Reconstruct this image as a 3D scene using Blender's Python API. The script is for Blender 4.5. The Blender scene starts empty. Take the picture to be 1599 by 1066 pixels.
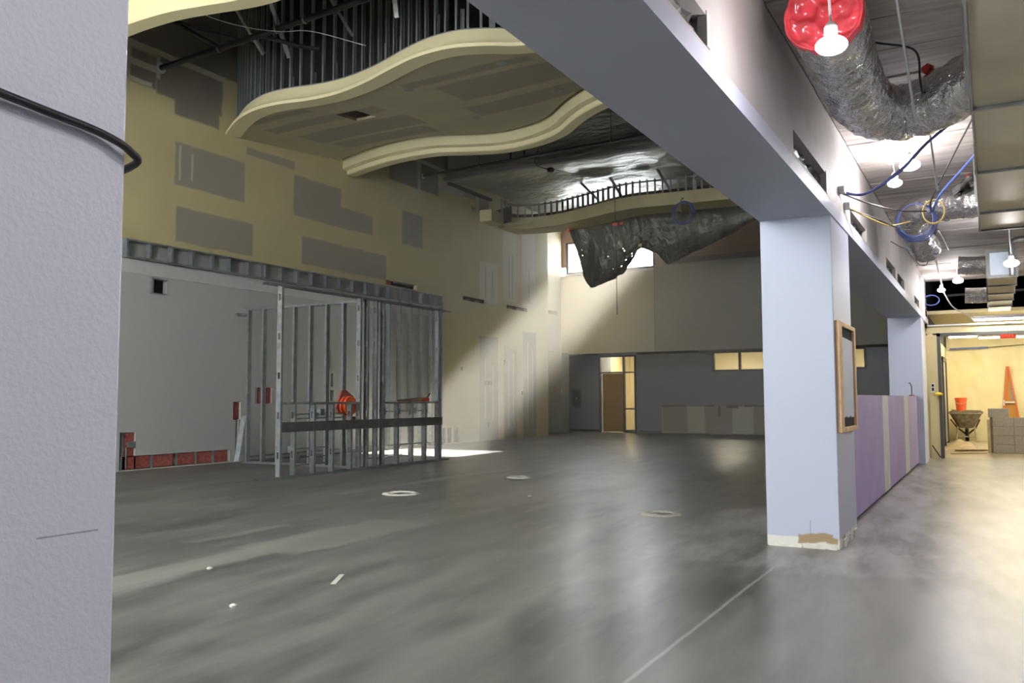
import bpy, bmesh, math, random
from mathutils import Vector, Matrix, noise
random.seed(7)
S = bpy.context.scene
COL = S.collection
PI = math.pi

# ------------------------------------------------------------------ camera, world, sun, exposure
cd = bpy.data.cameras.new('camera'); cam = bpy.data.objects.new('camera', cd); COL.objects.link(cam)
YAW, PITCH, ROLL = 0.513054, 0.0678264, -0.00363619
fw = Vector((math.cos(YAW)*math.cos(PITCH), math.sin(YAW)*math.cos(PITCH), math.sin(PITCH)))
rt = Vector((math.sin(YAW), -math.cos(YAW), 0)); up = rt.cross(fw)
r2 = math.cos(ROLL)*rt + math.sin(ROLL)*up; u2 = -math.sin(ROLL)*rt + math.cos(ROLL)*up
M = Matrix((r2, u2, -fw)).transposed().to_4x4(); M.translation = (0, 0, 1.2)
cam.matrix_world = M
cd.sensor_width = 36; cd.lens = 36*1327.65/1599; cd.clip_start = 0.05; cd.clip_end = 300
S.camera = cam

W = bpy.data.worlds.new('world'); S.world = W; W.use_nodes = True
bg = W.node_tree.nodes['Background']
bg.inputs[0].default_value = (0.93, 0.97, 1.0, 1); bg.inputs[1].default_value = 26.0

sl = bpy.data.lights.new('sun', 'SUN'); sl.energy = 120; sl.angle = math.radians(0.9); sl.color = (1, 0.95, 0.84)
sun = bpy.data.objects.new('sun', sl); COL.objects.link(sun); sun.location = (45, 13, 16)
sun.rotation_euler = Vector((-12.2, -0.45, -6.3)).to_track_quat('-Z', 'Y').to_euler()

S.view_settings.view_transform = 'Standard'; S.view_settings.look = 'None'
S.view_settings.gamma = 1.0; S.view_settings.use_curve_mapping = False
S.view_settings.exposure = 0.0
S.cycles.use_denoising = True
S.cycles.max_bounces = 7; S.cycles.diffuse_bounces = 4; S.cycles.glossy_bounces = 3
S.cycles.transparent_max_bounces = 8; S.cycles.volume_bounces = 0
S.cycles.sample_clamp_indirect = 6.0; S.cycles.sample_clamp_direct = 0
S.cycles.caustics_reflective = False; S.cycles.caustics_refractive = False

# ------------------------------------------------------------------ materials
class N:
    """small node-tree writer"""
    def __init__(s, name):
        s.m = bpy.data.materials.new(name); s.m.use_nodes = True
        s.t = s.m.node_tree; s.n = s.t.nodes; s.l = s.t.links
        s.b = s.n['Principled BSDF']; s.out = s.n['Material Output']
    def node(s, typ, **k):
        x = s.n.new(typ)
        for a, v in k.items(): setattr(x, a, v)
        return x
    def val(s, sock, v):
        if isinstance(v, bpy.types.NodeSocket): s.l.new(v, sock)
        else: sock.default_value = v
    def math(s, op, a, b=None, c=None, clamp=False):
        x = s.node('ShaderNodeMath', operation=op); x.use_clamp = clamp
        s.val(x.inputs[0], a)
        if b is not None: s.val(x.inputs[1], b)
        if c is not None: s.val(x.inputs[2], c)
        return x.outputs[0]
    def vm(s, op, a, b=None):
        x = s.node('ShaderNodeVectorMath', operation=op); s.val(x.inputs[0], a)
        if b is not None: s.val(x.inputs[1], b)
        return x.outputs[0]
    def pos(s): return s.node('ShaderNodeNewGeometry').outputs['Position']
    def noise(s, scale, detail=3, vec=None, rough=0.5):
        x = s.node('ShaderNodeTexNoise'); x.inputs['Scale'].default_value = scale
        x.inputs['Detail'].default_value = detail; x.inputs['Roughness'].default_value = rough
        s.l.new(vec if vec else s.pos(), x.inputs['Vector'])
        return x
    def mix(s, fac, a, b):
        x = s.node('ShaderNodeMix', data_type='RGBA'); s.val(x.inputs[0], fac)
        s.val(x.inputs[6], (*a, 1) if isinstance(a, tuple) and len(a) == 3 else a)
        s.val(x.inputs[7], (*b, 1) if isinstance(b, tuple) and len(b) == 3 else b)
        return x.outputs[2]
    def ramp(s, v, lo, hi, a=0.0, b=1.0):
        x = s.node('ShaderNodeMapRange'); x.inputs[1].default_value = lo; x.inputs[2].default_value = hi
        x.inputs[3].default_value = a; x.inputs[4].default_value = b; s.l.new(v, x.inputs[0]); return x.outputs[0]
    def bump(s, h, strength=0.2, dist=0.01):
        x = s.node('ShaderNodeBump'); x.inputs['Strength'].default_value = strength; x.inputs['Distance'].default_value = dist
        s.l.new(h, x.inputs['Height']); s.l.new(x.outputs[0], s.b.inputs['Normal'])
    def rects(s, plane, rects, edge=0.03, wob=0.06, wscale=3.0):
        """union mask of rectangles (a0,a1,b0,b1) in a world plane, with wobbly edges"""
        sep = s.node('ShaderNodeSeparateXYZ'); s.l.new(s.pos(), sep.inputs[0])
        cmb = s.node('ShaderNodeCombineXYZ')
        s.l.new(sep.outputs['xyz'.index(plane[0])], cmb.inputs[0]); s.l.new(sep.outputs['xyz'.index(plane[1])], cmb.inputs[1])
        nz = s.noise(wscale, 3); d = s.vm('SUBTRACT', nz.outputs['Color'], (0.5, 0.5, 0.5))
        v = s.vm('ADD', cmb.outputs[0], s.vm('MULTIPLY', d, (wob*2, wob*2, 0)))
        tot = None
        for a0, a1, b0, b1 in rects:
            q = s.vm('ABSOLUTE', s.vm('SUBTRACT', v, ((a0+a1)/2, (b0+b1)/2, 0)))
            q = s.vm('SUBTRACT', (abs(a1-a0)/2, abs(b1-b0)/2, 0), q)
            p = s.node('ShaderNodeSeparateXYZ'); s.l.new(q, p.inputs[0])
            m = s.math('MINIMUM', p.outputs[0], p.outputs[1])
            tot = m if tot is None else s.math('MAXIMUM', tot, m)
        return s.ramp(tot, -edge, edge)

def plain(name, col, rough=0.6, metal=0.0, nscale=0, namp=0.0, bump=0, bscale=40, emit=None, spec=0.5):
    k = N(name); b = k.b
    b.inputs['Roughness'].default_value = rough; b.inputs['Metallic'].default_value = metal
    b.inputs['Specular IOR Level'].default_value = spec
    b.inputs['Base Color'].default_value = (*col, 1)
    if nscale:
        f = k.ramp(k.noise(nscale, 4).outputs['Fac'], 0.3, 0.7)
        k.l.new(k.mix(f, tuple(c*(1-namp) for c in col), tuple(min(1, c*(1+namp)) for c in col)), b.inputs['Base Color'])
    if bump: k.bump(k.noise(bscale, 3).outputs['Fac'], bump, 0.01)
    if emit:
        b.inputs['Emission Color'].default_value = (*emit[0], 1); b.inputs['Emission Strength'].default_value = emit[1]
    return k.m

def layered(name, base, layers, rough=0.6, bump=0.05, bscale=30, mott=0.05):
    """paint with wobbly-edged patches of other finishes: layers = (colour, plane, rects, edge, wobble)"""
    k = N(name); c = None
    f = k.ramp(k.noise(1.3, 4).outputs['Fac'], 0.3, 0.7)
    c = k.mix(f, tuple(v*(1-mott) for v in base), tuple(min(1, v*(1+mott)) for v in base))
    for col, plane, rr, edge, wob in layers:
        c = k.mix(k.rects(plane, rr, edge, wob), c, col)
    k.l.new(c, k.b.inputs['Base Color']); k.b.inputs['Roughness'].default_value = rough
    if bump: k.bump(k.noise(bscale, 3).outputs['Fac'], bump, 0.01)
    return k.m

CREAM = (0.62, 0.535, 0.275); BOARD = (0.37, 0.33, 0.25); MUD = (0.62, 0.58, 0.44); PRIMER = (0.52, 0.52, 0.485)
LAV = (0.63, 0.67, 0.81)
MAT = {}
MAT['cream'] = plain('cream_paint', CREAM, 0.65, nscale=2, namp=0.05)
MAT['rim'] = plain('cream_paint_lit', (0.80, 0.71, 0.42), 0.6)  # lighter copy of the cream paint, strong light put into the colour
MAT['lav'] = plain('pale_lavender_paint', LAV, 0.5, nscale=1.2, namp=0.03, bump=0.04, bscale=60)
MAT['galv'] = plain('galvanised_steel', (0.34, 0.37, 0.38), 0.42, 0.6, nscale=9, namp=0.2)
MAT['galv_dark'] = plain('dull_steel', (0.16, 0.17, 0.16), 0.5, 0.6, nscale=9, namp=0.2)
MAT['stud_dim'] = plain('darker_stud_steel', (0.27, 0.30, 0.29), 0.45, 0.3)  # darker grey than the galvanised steel
MAT['void'] = plain('dark_void', (0.012, 0.012, 0.011), 0.9)
MAT['deck'] = plain('dark_roof_deck', (0.014, 0.013, 0.011), 0.95)
MAT['black'] = plain('black_rubber', (0.015, 0.015, 0.016), 0.4)
MAT['pipe'] = plain('black_iron_pipe', (0.02, 0.021, 0.022), 0.45, 0.3)
MAT['blue'] = plain('blue_cable_jacket', (0.06, 0.10, 0.33), 0.45)
MAT['yellow'] = plain('yellow_cable_jacket', (0.55, 0.42, 0.12), 0.5)
MAT['white'] = plain('white_plastic', (0.75, 0.75, 0.75), 0.4)
MAT['orange'] = plain('orange_plastic', (0.85, 0.13, 0.03), 0.45)
MAT['red'] = plain('red_plastic', (0.62, 0.05, 0.03), 0.45)
MAT['wood'] = plain('raw_pine', (0.72, 0.48, 0.26), 0.6, nscale=14, namp=0.15)
MAT['brownwood'] = plain('stained_door_wood', (0.36, 0.19, 0.02), 0.45, nscale=6, namp=0.12)
MAT['plank_wood'] = plain('weathered_wood', (0.26, 0.15, 0.07), 0.7, nscale=12, namp=0.3)
MAT['darkframe'] = plain('dark_grey_steel_frame', (0.085, 0.09, 0.10), 0.45)
MAT['bronze'] = plain('dark_bronze_frame', (0.055, 0.055, 0.05), 0.45)
MAT['insul'] = plain('red_kraft_insulation', (0.36, 0.085, 0.07), 0.7, nscale=18, namp=0.4)
MAT['sheath'] = plain('orange_brown_sheathing', (0.40, 0.24, 0.14), 0.7, nscale=3, namp=0.15)
MAT['steelbrown'] = plain('brown_primed_steel', (0.17, 0.115, 0.075), 0.6, nscale=5, namp=0.15)
MAT['darkred'] = plain('dark_red_backing', (0.035, 0.012, 0.010), 0.8)
MAT['purple'] = plain('purple_gypsum_board', (0.42, 0.32, 0.56), 0.6, nscale=2, namp=0.06)
MAT['mud'] = plain('white_joint_compound', (0.66, 0.65, 0.61), 0.6, nscale=6, namp=0.06)
MAT['block'] = plain('grey_concrete_block', (0.47, 0.44, 0.38), 0.9, nscale=30, namp=0.12, bump=0.3, bscale=90)
MAT['sheetplastic'] = plain('cream_poly_sheet', (0.80, 0.71, 0.42), 0.35, nscale=1.5, namp=0.05)
MAT['dust'] = plain('dusty_debris', (0.55, 0.46, 0.30), 0.9, nscale=8, namp=0.15)
MAT['barrow'] = plain('mortar_caked_steel', (0.20, 0.17, 0.11), 0.75, nscale=11, namp=0.45, bump=0.3, bscale=40)
MAT['rust'] = plain('rusty_red_undercarriage', (0.10, 0.035, 0.025), 0.7)
MAT['plaster'] = plain('white_plaster', (0.72, 0.70, 0.62), 0.8, nscale=14, namp=0.15)
MAT['farwall'] = plain('warm_cream_wall', (0.72, 0.62, 0.36), 0.6, nscale=2, namp=0.04)
MAT['fluor'] = plain('fluorescent_tube', (1, 1, 1), 0.5, emit=((1.0, 0.90, 0.66), 85))
MAT['bulb'] = plain('led_lamp_globe', (1, 1, 1), 0.4, emit=((1.0, 0.96, 0.97), 180))
MAT['exit'] = plain('red_exit_letters', (0.8, 0.02, 0.01), 0.4, emit=((1.0, 0.03, 0.02), 6))

def glass_mat():
    k = N('clear_glass'); tr = k.node('ShaderNodeBsdfTransparent'); gl = k.node('ShaderNodeBsdfGlossy')
    gl.inputs['Roughness'].default_value = 0.03; mx = k.node('ShaderNodeMixShader'); mx.inputs[0].default_value = 0.07
    k.l.new(tr.outputs[0], mx.inputs[1]); k.l.new(gl.outputs[0], mx.inputs[2]); k.l.new(mx.outputs[0], k.out.inputs[0])
    k.n.remove(k.b); return k.m
MAT['glass'] = glass_mat()

def foil_mat(name, col, rough, scale, strength, stretch=(1, 1, 1), metal=0.95):
    k = N(name); k.b.inputs['Metallic'].default_value = metal; k.b.inputs['Roughness'].default_value = rough
    v = k.vm('MULTIPLY', k.pos(), stretch)
    nz = k.noise(scale, 4, v, 0.6)
    k.l.new(k.mix(k.ramp(nz.outputs['Fac'], 0.3, 0.7), tuple(c*0.8 for c in col), col), k.b.inputs['Base Color'])
    k.bump(nz.outputs['Fac'], strength, 0.07); return k.m
MAT['foil'] = foil_mat('foil_faced_insulation', (0.60, 0.60, 0.52), 0.38, 5.0, 1.0, (1, 0.5, 1.6), metal=0.8)
MAT['flex'] = foil_mat('crinkled_foil_jacket', (1.0, 1.0, 1.0), 0.17, 8, 0.75, metal=0.9)
MAT['duct'] = foil_mat('galvanised_duct_sheet', (0.66, 0.63, 0.50), 0.42, 1.5, 0.06, metal=0.45)
MAT['poly'] = foil_mat('silver_grey_poly_sheet', (0.36, 0.345, 0.28), 0.25, 6, 0.9)
MAT['poly'].node_tree.nodes['Principled BSDF'].inputs['Metallic'].default_value = 0.6
MAT['redwrap'] = plain('red_film_wrap', (0.66, 0.07, 0.09), 0.25, nscale=9, namp=0.35, bump=0.4, bscale=9)

# ---- floor: troweled concrete with a sealer gloss
def floor_mat():
    k = N('sealed_concrete'); p = k.pos()
    rot = k.node('ShaderNodeVectorRotate', rotation_type='Z_AXIS'); k.l.new(p, rot.inputs['Vector']); rot.inputs['Angle'].default_value = -0.12
    st = k.vm('MULTIPLY', rot.outputs[0], (0.28, 1.15, 1))
    n1 = k.noise(1.0, 5, st, 0.55); n2 = k.noise(0.35, 3, p); n3 = k.noise(3.5, 4, st, 0.6)
    f = k.math('ADD', k.math('MULTIPLY', n1.outputs['Fac'], 0.55), k.math('MULTIPLY', n3.outputs['Fac'], 0.45))
    f = k.ramp(f, 0.40, 0.60)
    c = k.mix(f, (0.085, 0.087, 0.080), (0.30, 0.30, 0.275))
    c = k.mix(k.ramp(n2.outputs['Fac'], 0.42, 0.62, 0, 0.4), c, (0.25, 0.25, 0.235))
    # pale skim-coat bands and patches trowelled over the slab
    m = k.rects('xy', [(6.2, 9.4, 0.55, 2.4), (9.0, 16.5, 0.55, 1.25)], 0.15, 0.35, )
    c = k.mix(k.math('MULTIPLY', m, k.ramp(n3.outputs['Fac'], 0.38, 0.62, 0.1, 0.9)), c, (0.46, 0.455, 0.45))
    m = k.rects('xy', [(3.1, 5.2, 4.95, 5.30), (5.0, 6.9, 4.75, 5.45), (5.0, 6.2, 5.9, 6.05), (8.5, 12.8, 7.2, 7.45)], 0.03, 0.10)
    c = k.mix(k.math('MULTIPLY', m, 0.55), c, (0.44, 0.43, 0.38))
    m = k.rects('xy', [(3.4, 6.3, 1.392, 1.412)], 0.006, 0.012)
    c = k.mix(k.math('MULTIPLY', m, 0.7), c, (0.52, 0.52, 0.50))
    m = k.rects('xy', [(19.2, 27, -3, 1.2)], 0.3, 0.3)
    c = k.mix(k.math('MULTIPLY', m, 0.7), c, (0.50, 0.42, 0.27))
    k.l.new(c, k.b.inputs['Base Color'])
    k.l.new(k.ramp(n3.outputs['Fac'], 0.25, 0.75, 0.278, 0.31), k.b.inputs['Roughness'])
    k.b.inputs['Specular IOR Level'].default_value = 1.0; k.b.inputs['IOR'].default_value = 1.6
    fine = k.noise(55, 2, p)
    k.bump(k.math('ADD', k.math('MULTIPLY', fine.outputs['Fac'], 0.25), n1.outputs['Fac']), 0.05, 0.02)
    return k.m
MAT['floor'] = floor_mat()

# ---- painted / unfinished drywall
MAT['wall_left'] = layered('left_drywall', CREAM, [
    (PRIMER, 'xz', [(-3, 19.12, 0, 3.96), (8, 9.33, 6.8, 7.4), (18.95, 20.05, 6.9, 7.12)], 0.02, 0.03),
    (BOARD, 'xz', [(10.33, 12.0, 5.15, 5.95), (10.38, 12.25, 4.10, 4.75), (13.38, 16.05, 5.15, 5.62), (13.38, 14.9, 5.6, 6.04),
                   (13.65, 16.6, 4.14, 4.74), (17.23, 18.13, 5.15, 6.0),
                   (20.97, 22.04, 0, 3.05), (22.4, 23.2, 0, 2.78), (23.6, 24.49, 0, 3.34), (20.53, 20.76, 6.66, 6.77),
                   (20.95, 21.5, 6.66, 7.12), (20.1, 20.77, 6.97, 7.11), (12.05, 13.4, 6.14, 6.3)], 0.02, 0.035),
    (tuple(v*0.62 for v in BOARD), 'xz', [(-3, 25, 7.5, 12), (10.3, 11.33, 6.45, 7.42), (9.9, 11.4, 6.72, 7.42), (9.36, 9.9, 6.78, 7.38), (16.7, 17.9, 6.70, 7.5), (18.0, 18.85, 6.70, 7.45)], 0.025, 0.04),
    (MUD, 'xz', [(9.0, 11.45, 7.42, 7.52), (9.34, 9.95, 7.08, 7.2), (9.34, 9.8, 6.79, 6.87), (17.9, 18.03, 6.6, 7.5), (17.4, 19.2, 7.42, 7.52), (9.9, 9.97, 7.0, 7.4),
                  (10.42, 10.46, 5.25, 5.9), (10.7, 10.74, 5.3, 5.8), (20.86, 20.95, 6.5, 7.12), (17.7, 18.1, 6.55, 6.7),
                  (21.28, 21.32, 0.6, 2.4), (21.72, 21.76, 0.6, 2.2), (22.66, 22.7, 0.3, 2.4), (22.96, 23.0, 0.3, 2.6), (23.9, 23.94, 0.4, 3.0), (24.22, 24.26, 0.3, 2.8)], 0.012, 0.02),
    (tuple(min(1, v*1.12) for v in MUD), 'xz', [(20.98, 22.05, 4.05, 5.25), (22.36, 23.2, 4.2, 6.5), (23.58, 24.46, 4.15, 6.6)], 0.03, 0.04),
    (BOARD, 'xz', [(21.3, 21.34, 4.2, 5.1), (21.7, 21.74, 4.2, 5.0), (22.7, 22.74, 4.3, 5.6), (22.92, 22.96, 4.3, 5.7), (24.0, 24.04, 4.3, 5.4)], 0.012, 0.015)],
    rough=0.7)
MAT['grey'] = layered('blue_grey_paint', (0.26, 0.275, 0.30), [
    (MUD, 'yz', [(2.0, 10.06, 0.02, 0.93)], 0.01, 0.015),
    (BOARD, 'yz', [(9.15, 10.05, 0.05, 0.92), (7.6, 8.55, 0.0, 0.92), (5.0, 6.9, 0.0, 0.92)], 0.04, 0.03),
    ((0.16, 0.07, 0.025), 'yz', [(9.2, 10.06, 0.91, 0.99), (8.2, 8.5, 0.92, 0.98), (8.0, 8.1, 0.62, 0.95), (7.4, 7.8, 0.88, 0.99), (2.0, 7.2, 0.92, 0.99)], 0.012, 0.03),
    ((0.05, 0.045, 0.04), 'yz', [(10.1, 10.95, 0.02, 0.07)], 0.01, 0.06),
    (tuple(v*0.75 for v in (0.26, 0.25, 0.22)), 'yz', [(8.2, 11.0, 2.3, 2.75)], 0.05, 0.06)], rough=0.5, mott=0.06)
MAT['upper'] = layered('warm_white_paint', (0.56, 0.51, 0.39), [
    ((0.42, 0.395, 0.32), 'yz', [(0, 10.22, 2.8, 5.9)], 0.004, 0.0)], rough=0.65, mott=0.03)  # right of the joint: different paint, also darkened for the dimmer light there
MAT['soffit'] = layered('taped_ceiling_board', (0.55, 0.49, 0.31), [
    (BOARD, 'xy', [(11.18, 11.45, 6.0, 8.4), (11.65, 12.62, 5.3, 8.05), (12.95, 13.6, 5.4, 8.3), (11.2, 11.45, 10.6, 12.0),
                   (11.8, 12.2, 9.5, 12.2), (12.6, 13.4, 9.4, 12.1), (13.55, 14.1, 9.6, 12.0), (11.6, 12.6, 1.8, 5.0), (12.95, 13.5, 1.8, 5.1)], 0.03, 0.06)], rough=0.7)
MAT['pillar'] = layered('dimmed_scuffed_lavender_paint', (0.48, 0.515, 0.625), [  # base darkened from the shared lavender paint to offset strong window light
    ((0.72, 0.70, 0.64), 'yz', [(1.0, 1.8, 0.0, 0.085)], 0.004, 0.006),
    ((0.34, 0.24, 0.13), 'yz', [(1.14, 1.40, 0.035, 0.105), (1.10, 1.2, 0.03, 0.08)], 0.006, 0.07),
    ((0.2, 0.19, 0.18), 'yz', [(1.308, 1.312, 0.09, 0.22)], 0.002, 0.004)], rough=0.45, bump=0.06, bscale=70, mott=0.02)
MAT['column'] = layered('orange_peel_lavender_paint', (0.76, 0.785, 0.88), [  # shared lavender paint, lightened to make up for weak light on the column
    ((0.35, 0.35, 0.38), 'xz', [(0.672, 0.76, 1.0205, 1.0225)], 0.0006, 0.001)], rough=0.4, bump=0.16, bscale=130, mott=0.01)
MAT['beamface'] = plain('worn_beam_paint', (0.56, 0.525, 0.51), 0.6, nscale=2.2, namp=0.10)
MAT['plank'] = None
def plank_mat():
    k = N('form_marked_concrete'); v = k.vm('MULTIPLY', k.pos(), (6, 0.7, 1))
    a = k.noise(1.6, 5, v, 0.6); b = k.noise(0.9, 3)
    c = k.mix(k.ramp(a.outputs['Fac'], 0.35, 0.65), (0.36, 0.325, 0.30), (0.64, 0.59, 0.56))
    c = k.mix(k.ramp(b.outputs['Fac'], 0.45, 0.65, 0, 0.5), c, (0.36, 0.31, 0.27))
    k.l.new(c, k.b.inputs['Base Color']); k.b.inputs['Roughness'].default_value = 0.75
    k.bump(a.outputs['Fac'], 0.3, 0.01); return k.m
MAT['plank'] = plank_mat()

# ------------------------------------------------------------------ mesh helpers
WL = {}
def world_loc(o): return WL.get(o.name, Vector((0, 0, 0)))
def setprops(o, label=None, cat=None, group=None, kind=None):
    for key, v in (('label', label), ('category', cat), ('group', group), ('kind', kind)):
        if v: o[key] = v
    return o
def empty(name, loc, label=None, cat=None, group=None, kind=None):
    o = bpy.data.objects.new(name, None); COL.objects.link(o); o.location = loc
    o.empty_display_size = 0.1; WL[o.name] = Vector(loc)
    return setprops(o, label, cat, group, kind)

def catmull(pts, n):
    pts = [Vector(p) for p in pts]; out = []
    P = [pts[0]*2-pts[1]] + pts + [pts[-1]*2-pts[-2]]
    segs = len(pts)-1
    for i in range(n+1):
        u = i/n*segs; s = min(int(u), segs-1); t = u-s
        a, b, c, d = P[s:s+4]
        out.append(0.5*((2*b)+(c-a)*t+(2*a-5*b+4*c-d)*t*t+(3*b-a-3*c+d)*t**3))
    return out
def even(pts, step):
    """resample a polyline at about `step` spacing"""
    L = [0]
    for a, b in zip(pts, pts[1:]): L.append(L[-1]+(b-a).length)
    n = max(1, round(L[-1]/step)); out = []; j = 0
    for i in range(n+1):
        d = L[-1]*i/n
        while j < len(L)-2 and L[j+1] < d: j += 1
        t = (d-L[j])/max(1e-9, L[j+1]-L[j]); out.append(pts[j].lerp(pts[j+1], t))
    return out

class MB:
    def __init__(s): s.v = []; s.f = []
    def add(s, vs, fs):
        o = len(s.v); s.v += [Vector(v) for v in vs]; s.f += [tuple(i+o for i in f) for f in fs]; return s
    def box(s, x0, x1, y0, y1, z0, z1):
        vs = [(x, y, z) for z in (z0, z1) for y in (y0, y1) for x in (x0, x1)]
        return s.add(vs, [(0, 2, 3, 1), (4, 5, 7, 6), (0, 1, 5, 4), (2, 6, 7, 3), (0, 4, 6, 2), (1, 3, 7, 5)])
    def bar(s, p, q, w, h, upv=(0, 0, 1)):
        p, q = Vector(p), Vector(q); d = (q-p).normalized(); upv = Vector(upv)
        if abs(d.dot(upv)) > 0.98: upv = Vector((1, 0, 0))
        a = d.cross(upv).normalized(); b = a.cross(d)
        vs = [e+a*(i*w/2)+b*(j*h/2) for e in (p, q) for j in (-1, 1) for i in (-1, 1)]
        return s.add(vs, [(0, 1, 3, 2), (4, 6, 7, 5), (0, 4, 5, 1), (2, 3, 7, 6), (0, 2, 6, 4), (1, 5, 7, 3)])
    def tube(s, pts, r, n=8, cap=True, rfun=None):
        pts = [Vector(p) for p in pts]; m = len(pts); rings = []
        prev = None
        for i, p in enumerate(pts):
            d = (pts[min(i+1, m-1)]-pts[max(i-1, 0)]).normalized()
            if prev is None: a = d.orthogonal().normalized()
            else: a = (prev-d*prev.dot(d)).normalized()
            prev = a; b = d.cross(a)
            rings.append([p+(a*math.cos(2*PI*j/n)+b*math.sin(2*PI*j/n))*(rfun(i, j) if rfun else r) for j in range(n)])
        vs = [v for q in rings for v in q]; fs = []
        for i in range(m-1):
            for j in range(n):
                k = (j+1) % n; fs.append((i*n+j, i*n+k, (i+1)*n+k, (i+1)*n+j))
        if cap: fs += [tuple(range(n-1, -1, -1)), tuple((m-1)*n+j for j in range(n))]
        return s.add(vs, fs)
    def lathe(s, c, prof, n=20, axis='z'):
        """prof = (r, h) pairs about an axis through c"""
        c = Vector(c); vs = []; fs = []
        for r, h in prof:
            for j in range(n):
                t = 2*PI*j/n; a, b = r*math.cos(t), r*math.sin(t)
                vs.append(c+Vector({'z': (a, b, h), 'x': (h, a, b), 'y': (a, h, b)}[axis]))
        m = len(prof)
        for i in range(m-1):
            for j in range(n):
                k = (j+1) % n; fs.append((i*n+j, i*n+k, (i+1)*n+k, (i+1)*n+j))
        if prof[0][0] > 1e-4: fs.append(tuple(range(n-1, -1, -1)))
        if prof[-1][0] > 1e-4: fs.append(tuple((m-1)*n+j for j in range(n)))
        return s.add(vs, fs)
    def prism(s, poly, axis, h0, h1):
        """extrude a 2D polygon along an axis"""
        f = {'z': lambda a, b, h: (a, b, h), 'x': lambda a, b, h: (h, a, b), 'y': lambda a, b, h: (a, h, b)}[axis]
        n = len(poly); vs = [f(a, b, h0) for a, b in poly]+[f(a, b, h1) for a, b in poly]
        fs = [tuple(range(n-1, -1, -1)), tuple(range(n, 2*n))]+[(i, (i+1) % n, n+(i+1) % n, n+i) for i in range(n)]
        return s.add(vs, fs)
    def grid(s, fn, nu, nv, skip=None):
        vs = [fn(i/nu, j/nv) for i in range(nu+1) for j in range(nv+1)]
        fs = [(i*(nv+1)+j, i*(nv+1)+j+1, (i+1)*(nv+1)+j+1, (i+1)*(nv+1)+j) for i in range(nu) for j in range(nv) if not (skip and skip(i, j))]
        return s.add(vs, fs)
    def sweep(s, curve, prof, z_is=True):
        """sweep (offset, z) profile along a plan curve; offset goes to the +x side"""
        m = len(curve); k = len(prof); vs = []; fs = []
        for i, p in enumerate(curve):
            d = (curve[min(i+1, m-1)]-curve[max(i-1, 0)]); n = Vector((-d.y, d.x, 0)).normalized()
            if n.x < 0: n = -n
            vs += [Vector((p.x+n.x*o, p.y+n.y*o, z)) for o, z in prof]
        for i in range(m-1):
            for j in range(k):
                l = (j+1) % k; fs.append((i*k+j, i*k+l, (i+1)*k+l, (i+1)*k+j))
        fs += [tuple(range(k)), tuple((m-1)*k+j for j in range(k-1, -1, -1))]
        return s.add(vs, fs)
    def mesh(s, name, mat, smooth=False, origin=Vector((0, 0, 0))):
        me = bpy.data.meshes.new(name); me.from_pydata([v-origin for v in s.v], [], s.f)
        bm = bmesh.new(); bm.from_mesh(me)
        bmesh.ops.recalc_face_normals(bm, faces=bm.faces); bm.to_mesh(me); bm.free()
        if smooth: me.shade_smooth()
        me.materials.append(MAT[mat] if isinstance(mat, str) else mat); return me
    def build(s, name, mat, parent=None, smooth=False, bevel=0, auto=None, **props):
        xs = [v.x for v in s.v]; ys = [v.y for v in s.v]; zs = [v.z for v in s.v]
        org = Vector(((min(xs)+max(xs))/2, (min(ys)+max(ys))/2, min(zs)))
        me = s.mesh(name, mat, smooth, org)
        if auto: me.set_sharp_from_angle(angle=math.radians(auto))
        o = bpy.data.objects.new(name, me); COL.objects.link(o)
        o.location = org-(world_loc(parent) if parent else Vector((0, 0, 0)))
        if parent: o.parent = parent
        WL[o.name] = org
        if bevel:
            b = o.modifiers.new('bevel', 'BEVEL'); b.width = bevel; b.segments = 2; b.limit_method = 'ANGLE'
        return setprops(o, **props)

def B(*a): return MB().box(*a)
def place(me, name, parent, loc, rz=0.0):
    o = bpy.data.objects.new(name, me); COL.objects.link(o); o.location = Vector(loc)-(world_loc(parent) if parent else Vector((0, 0, 0)))
    o.rotation_euler[2] = rz
    if parent: o.parent = parent
    WL[o.name] = Vector(loc); return o
STUDS = {}
def stud(parent, x, y, z0, z1, rz=0.0, slots=False, mat='galv', depth=0.09, flange=0.045, name='stud'):
    """C-channel: web across the wall (local y), flanges along local x"""
    h = round(z1-z0, 3); key = (h, slots, mat, depth, flange)
    if key not in STUDS:
        m = MB(); t = 0.003; d = depth/2
        m.box(-flange/2, flange/2, -d, -d+t, 0, h); m.box(-flange/2, flange/2, d-t, d, 0, h)
        m.box(flange/2-t, flange/2, -d+t, -d+0.012, 0, h); m.box(flange/2-t, flange/2, d-0.012, d-t, 0, h)
        wx0, wx1 = -flange/2, -flange/2+t
        if slots:
            zz = 0.0; sz = 0.3
            while sz+0.1 < h:
                m.box(wx0, wx1, -d+t, d-t, zz, sz); m.box(wx0, wx1, -d+t, -0.019, sz, sz+0.1); m.box(wx0, wx1, 0.019, d-t, sz, sz+0.1)
                zz = sz+0.1; sz += 0.61
            m.box(wx0, wx1, -d+t, d-t, zz, h)
        else: m.box(wx0, wx1, -d+t, d-t, 0, h)
        STUDS[key] = m.mesh('stud', mat)
    return place(STUDS[key], name, parent, (x, y, z0), rz)
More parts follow.
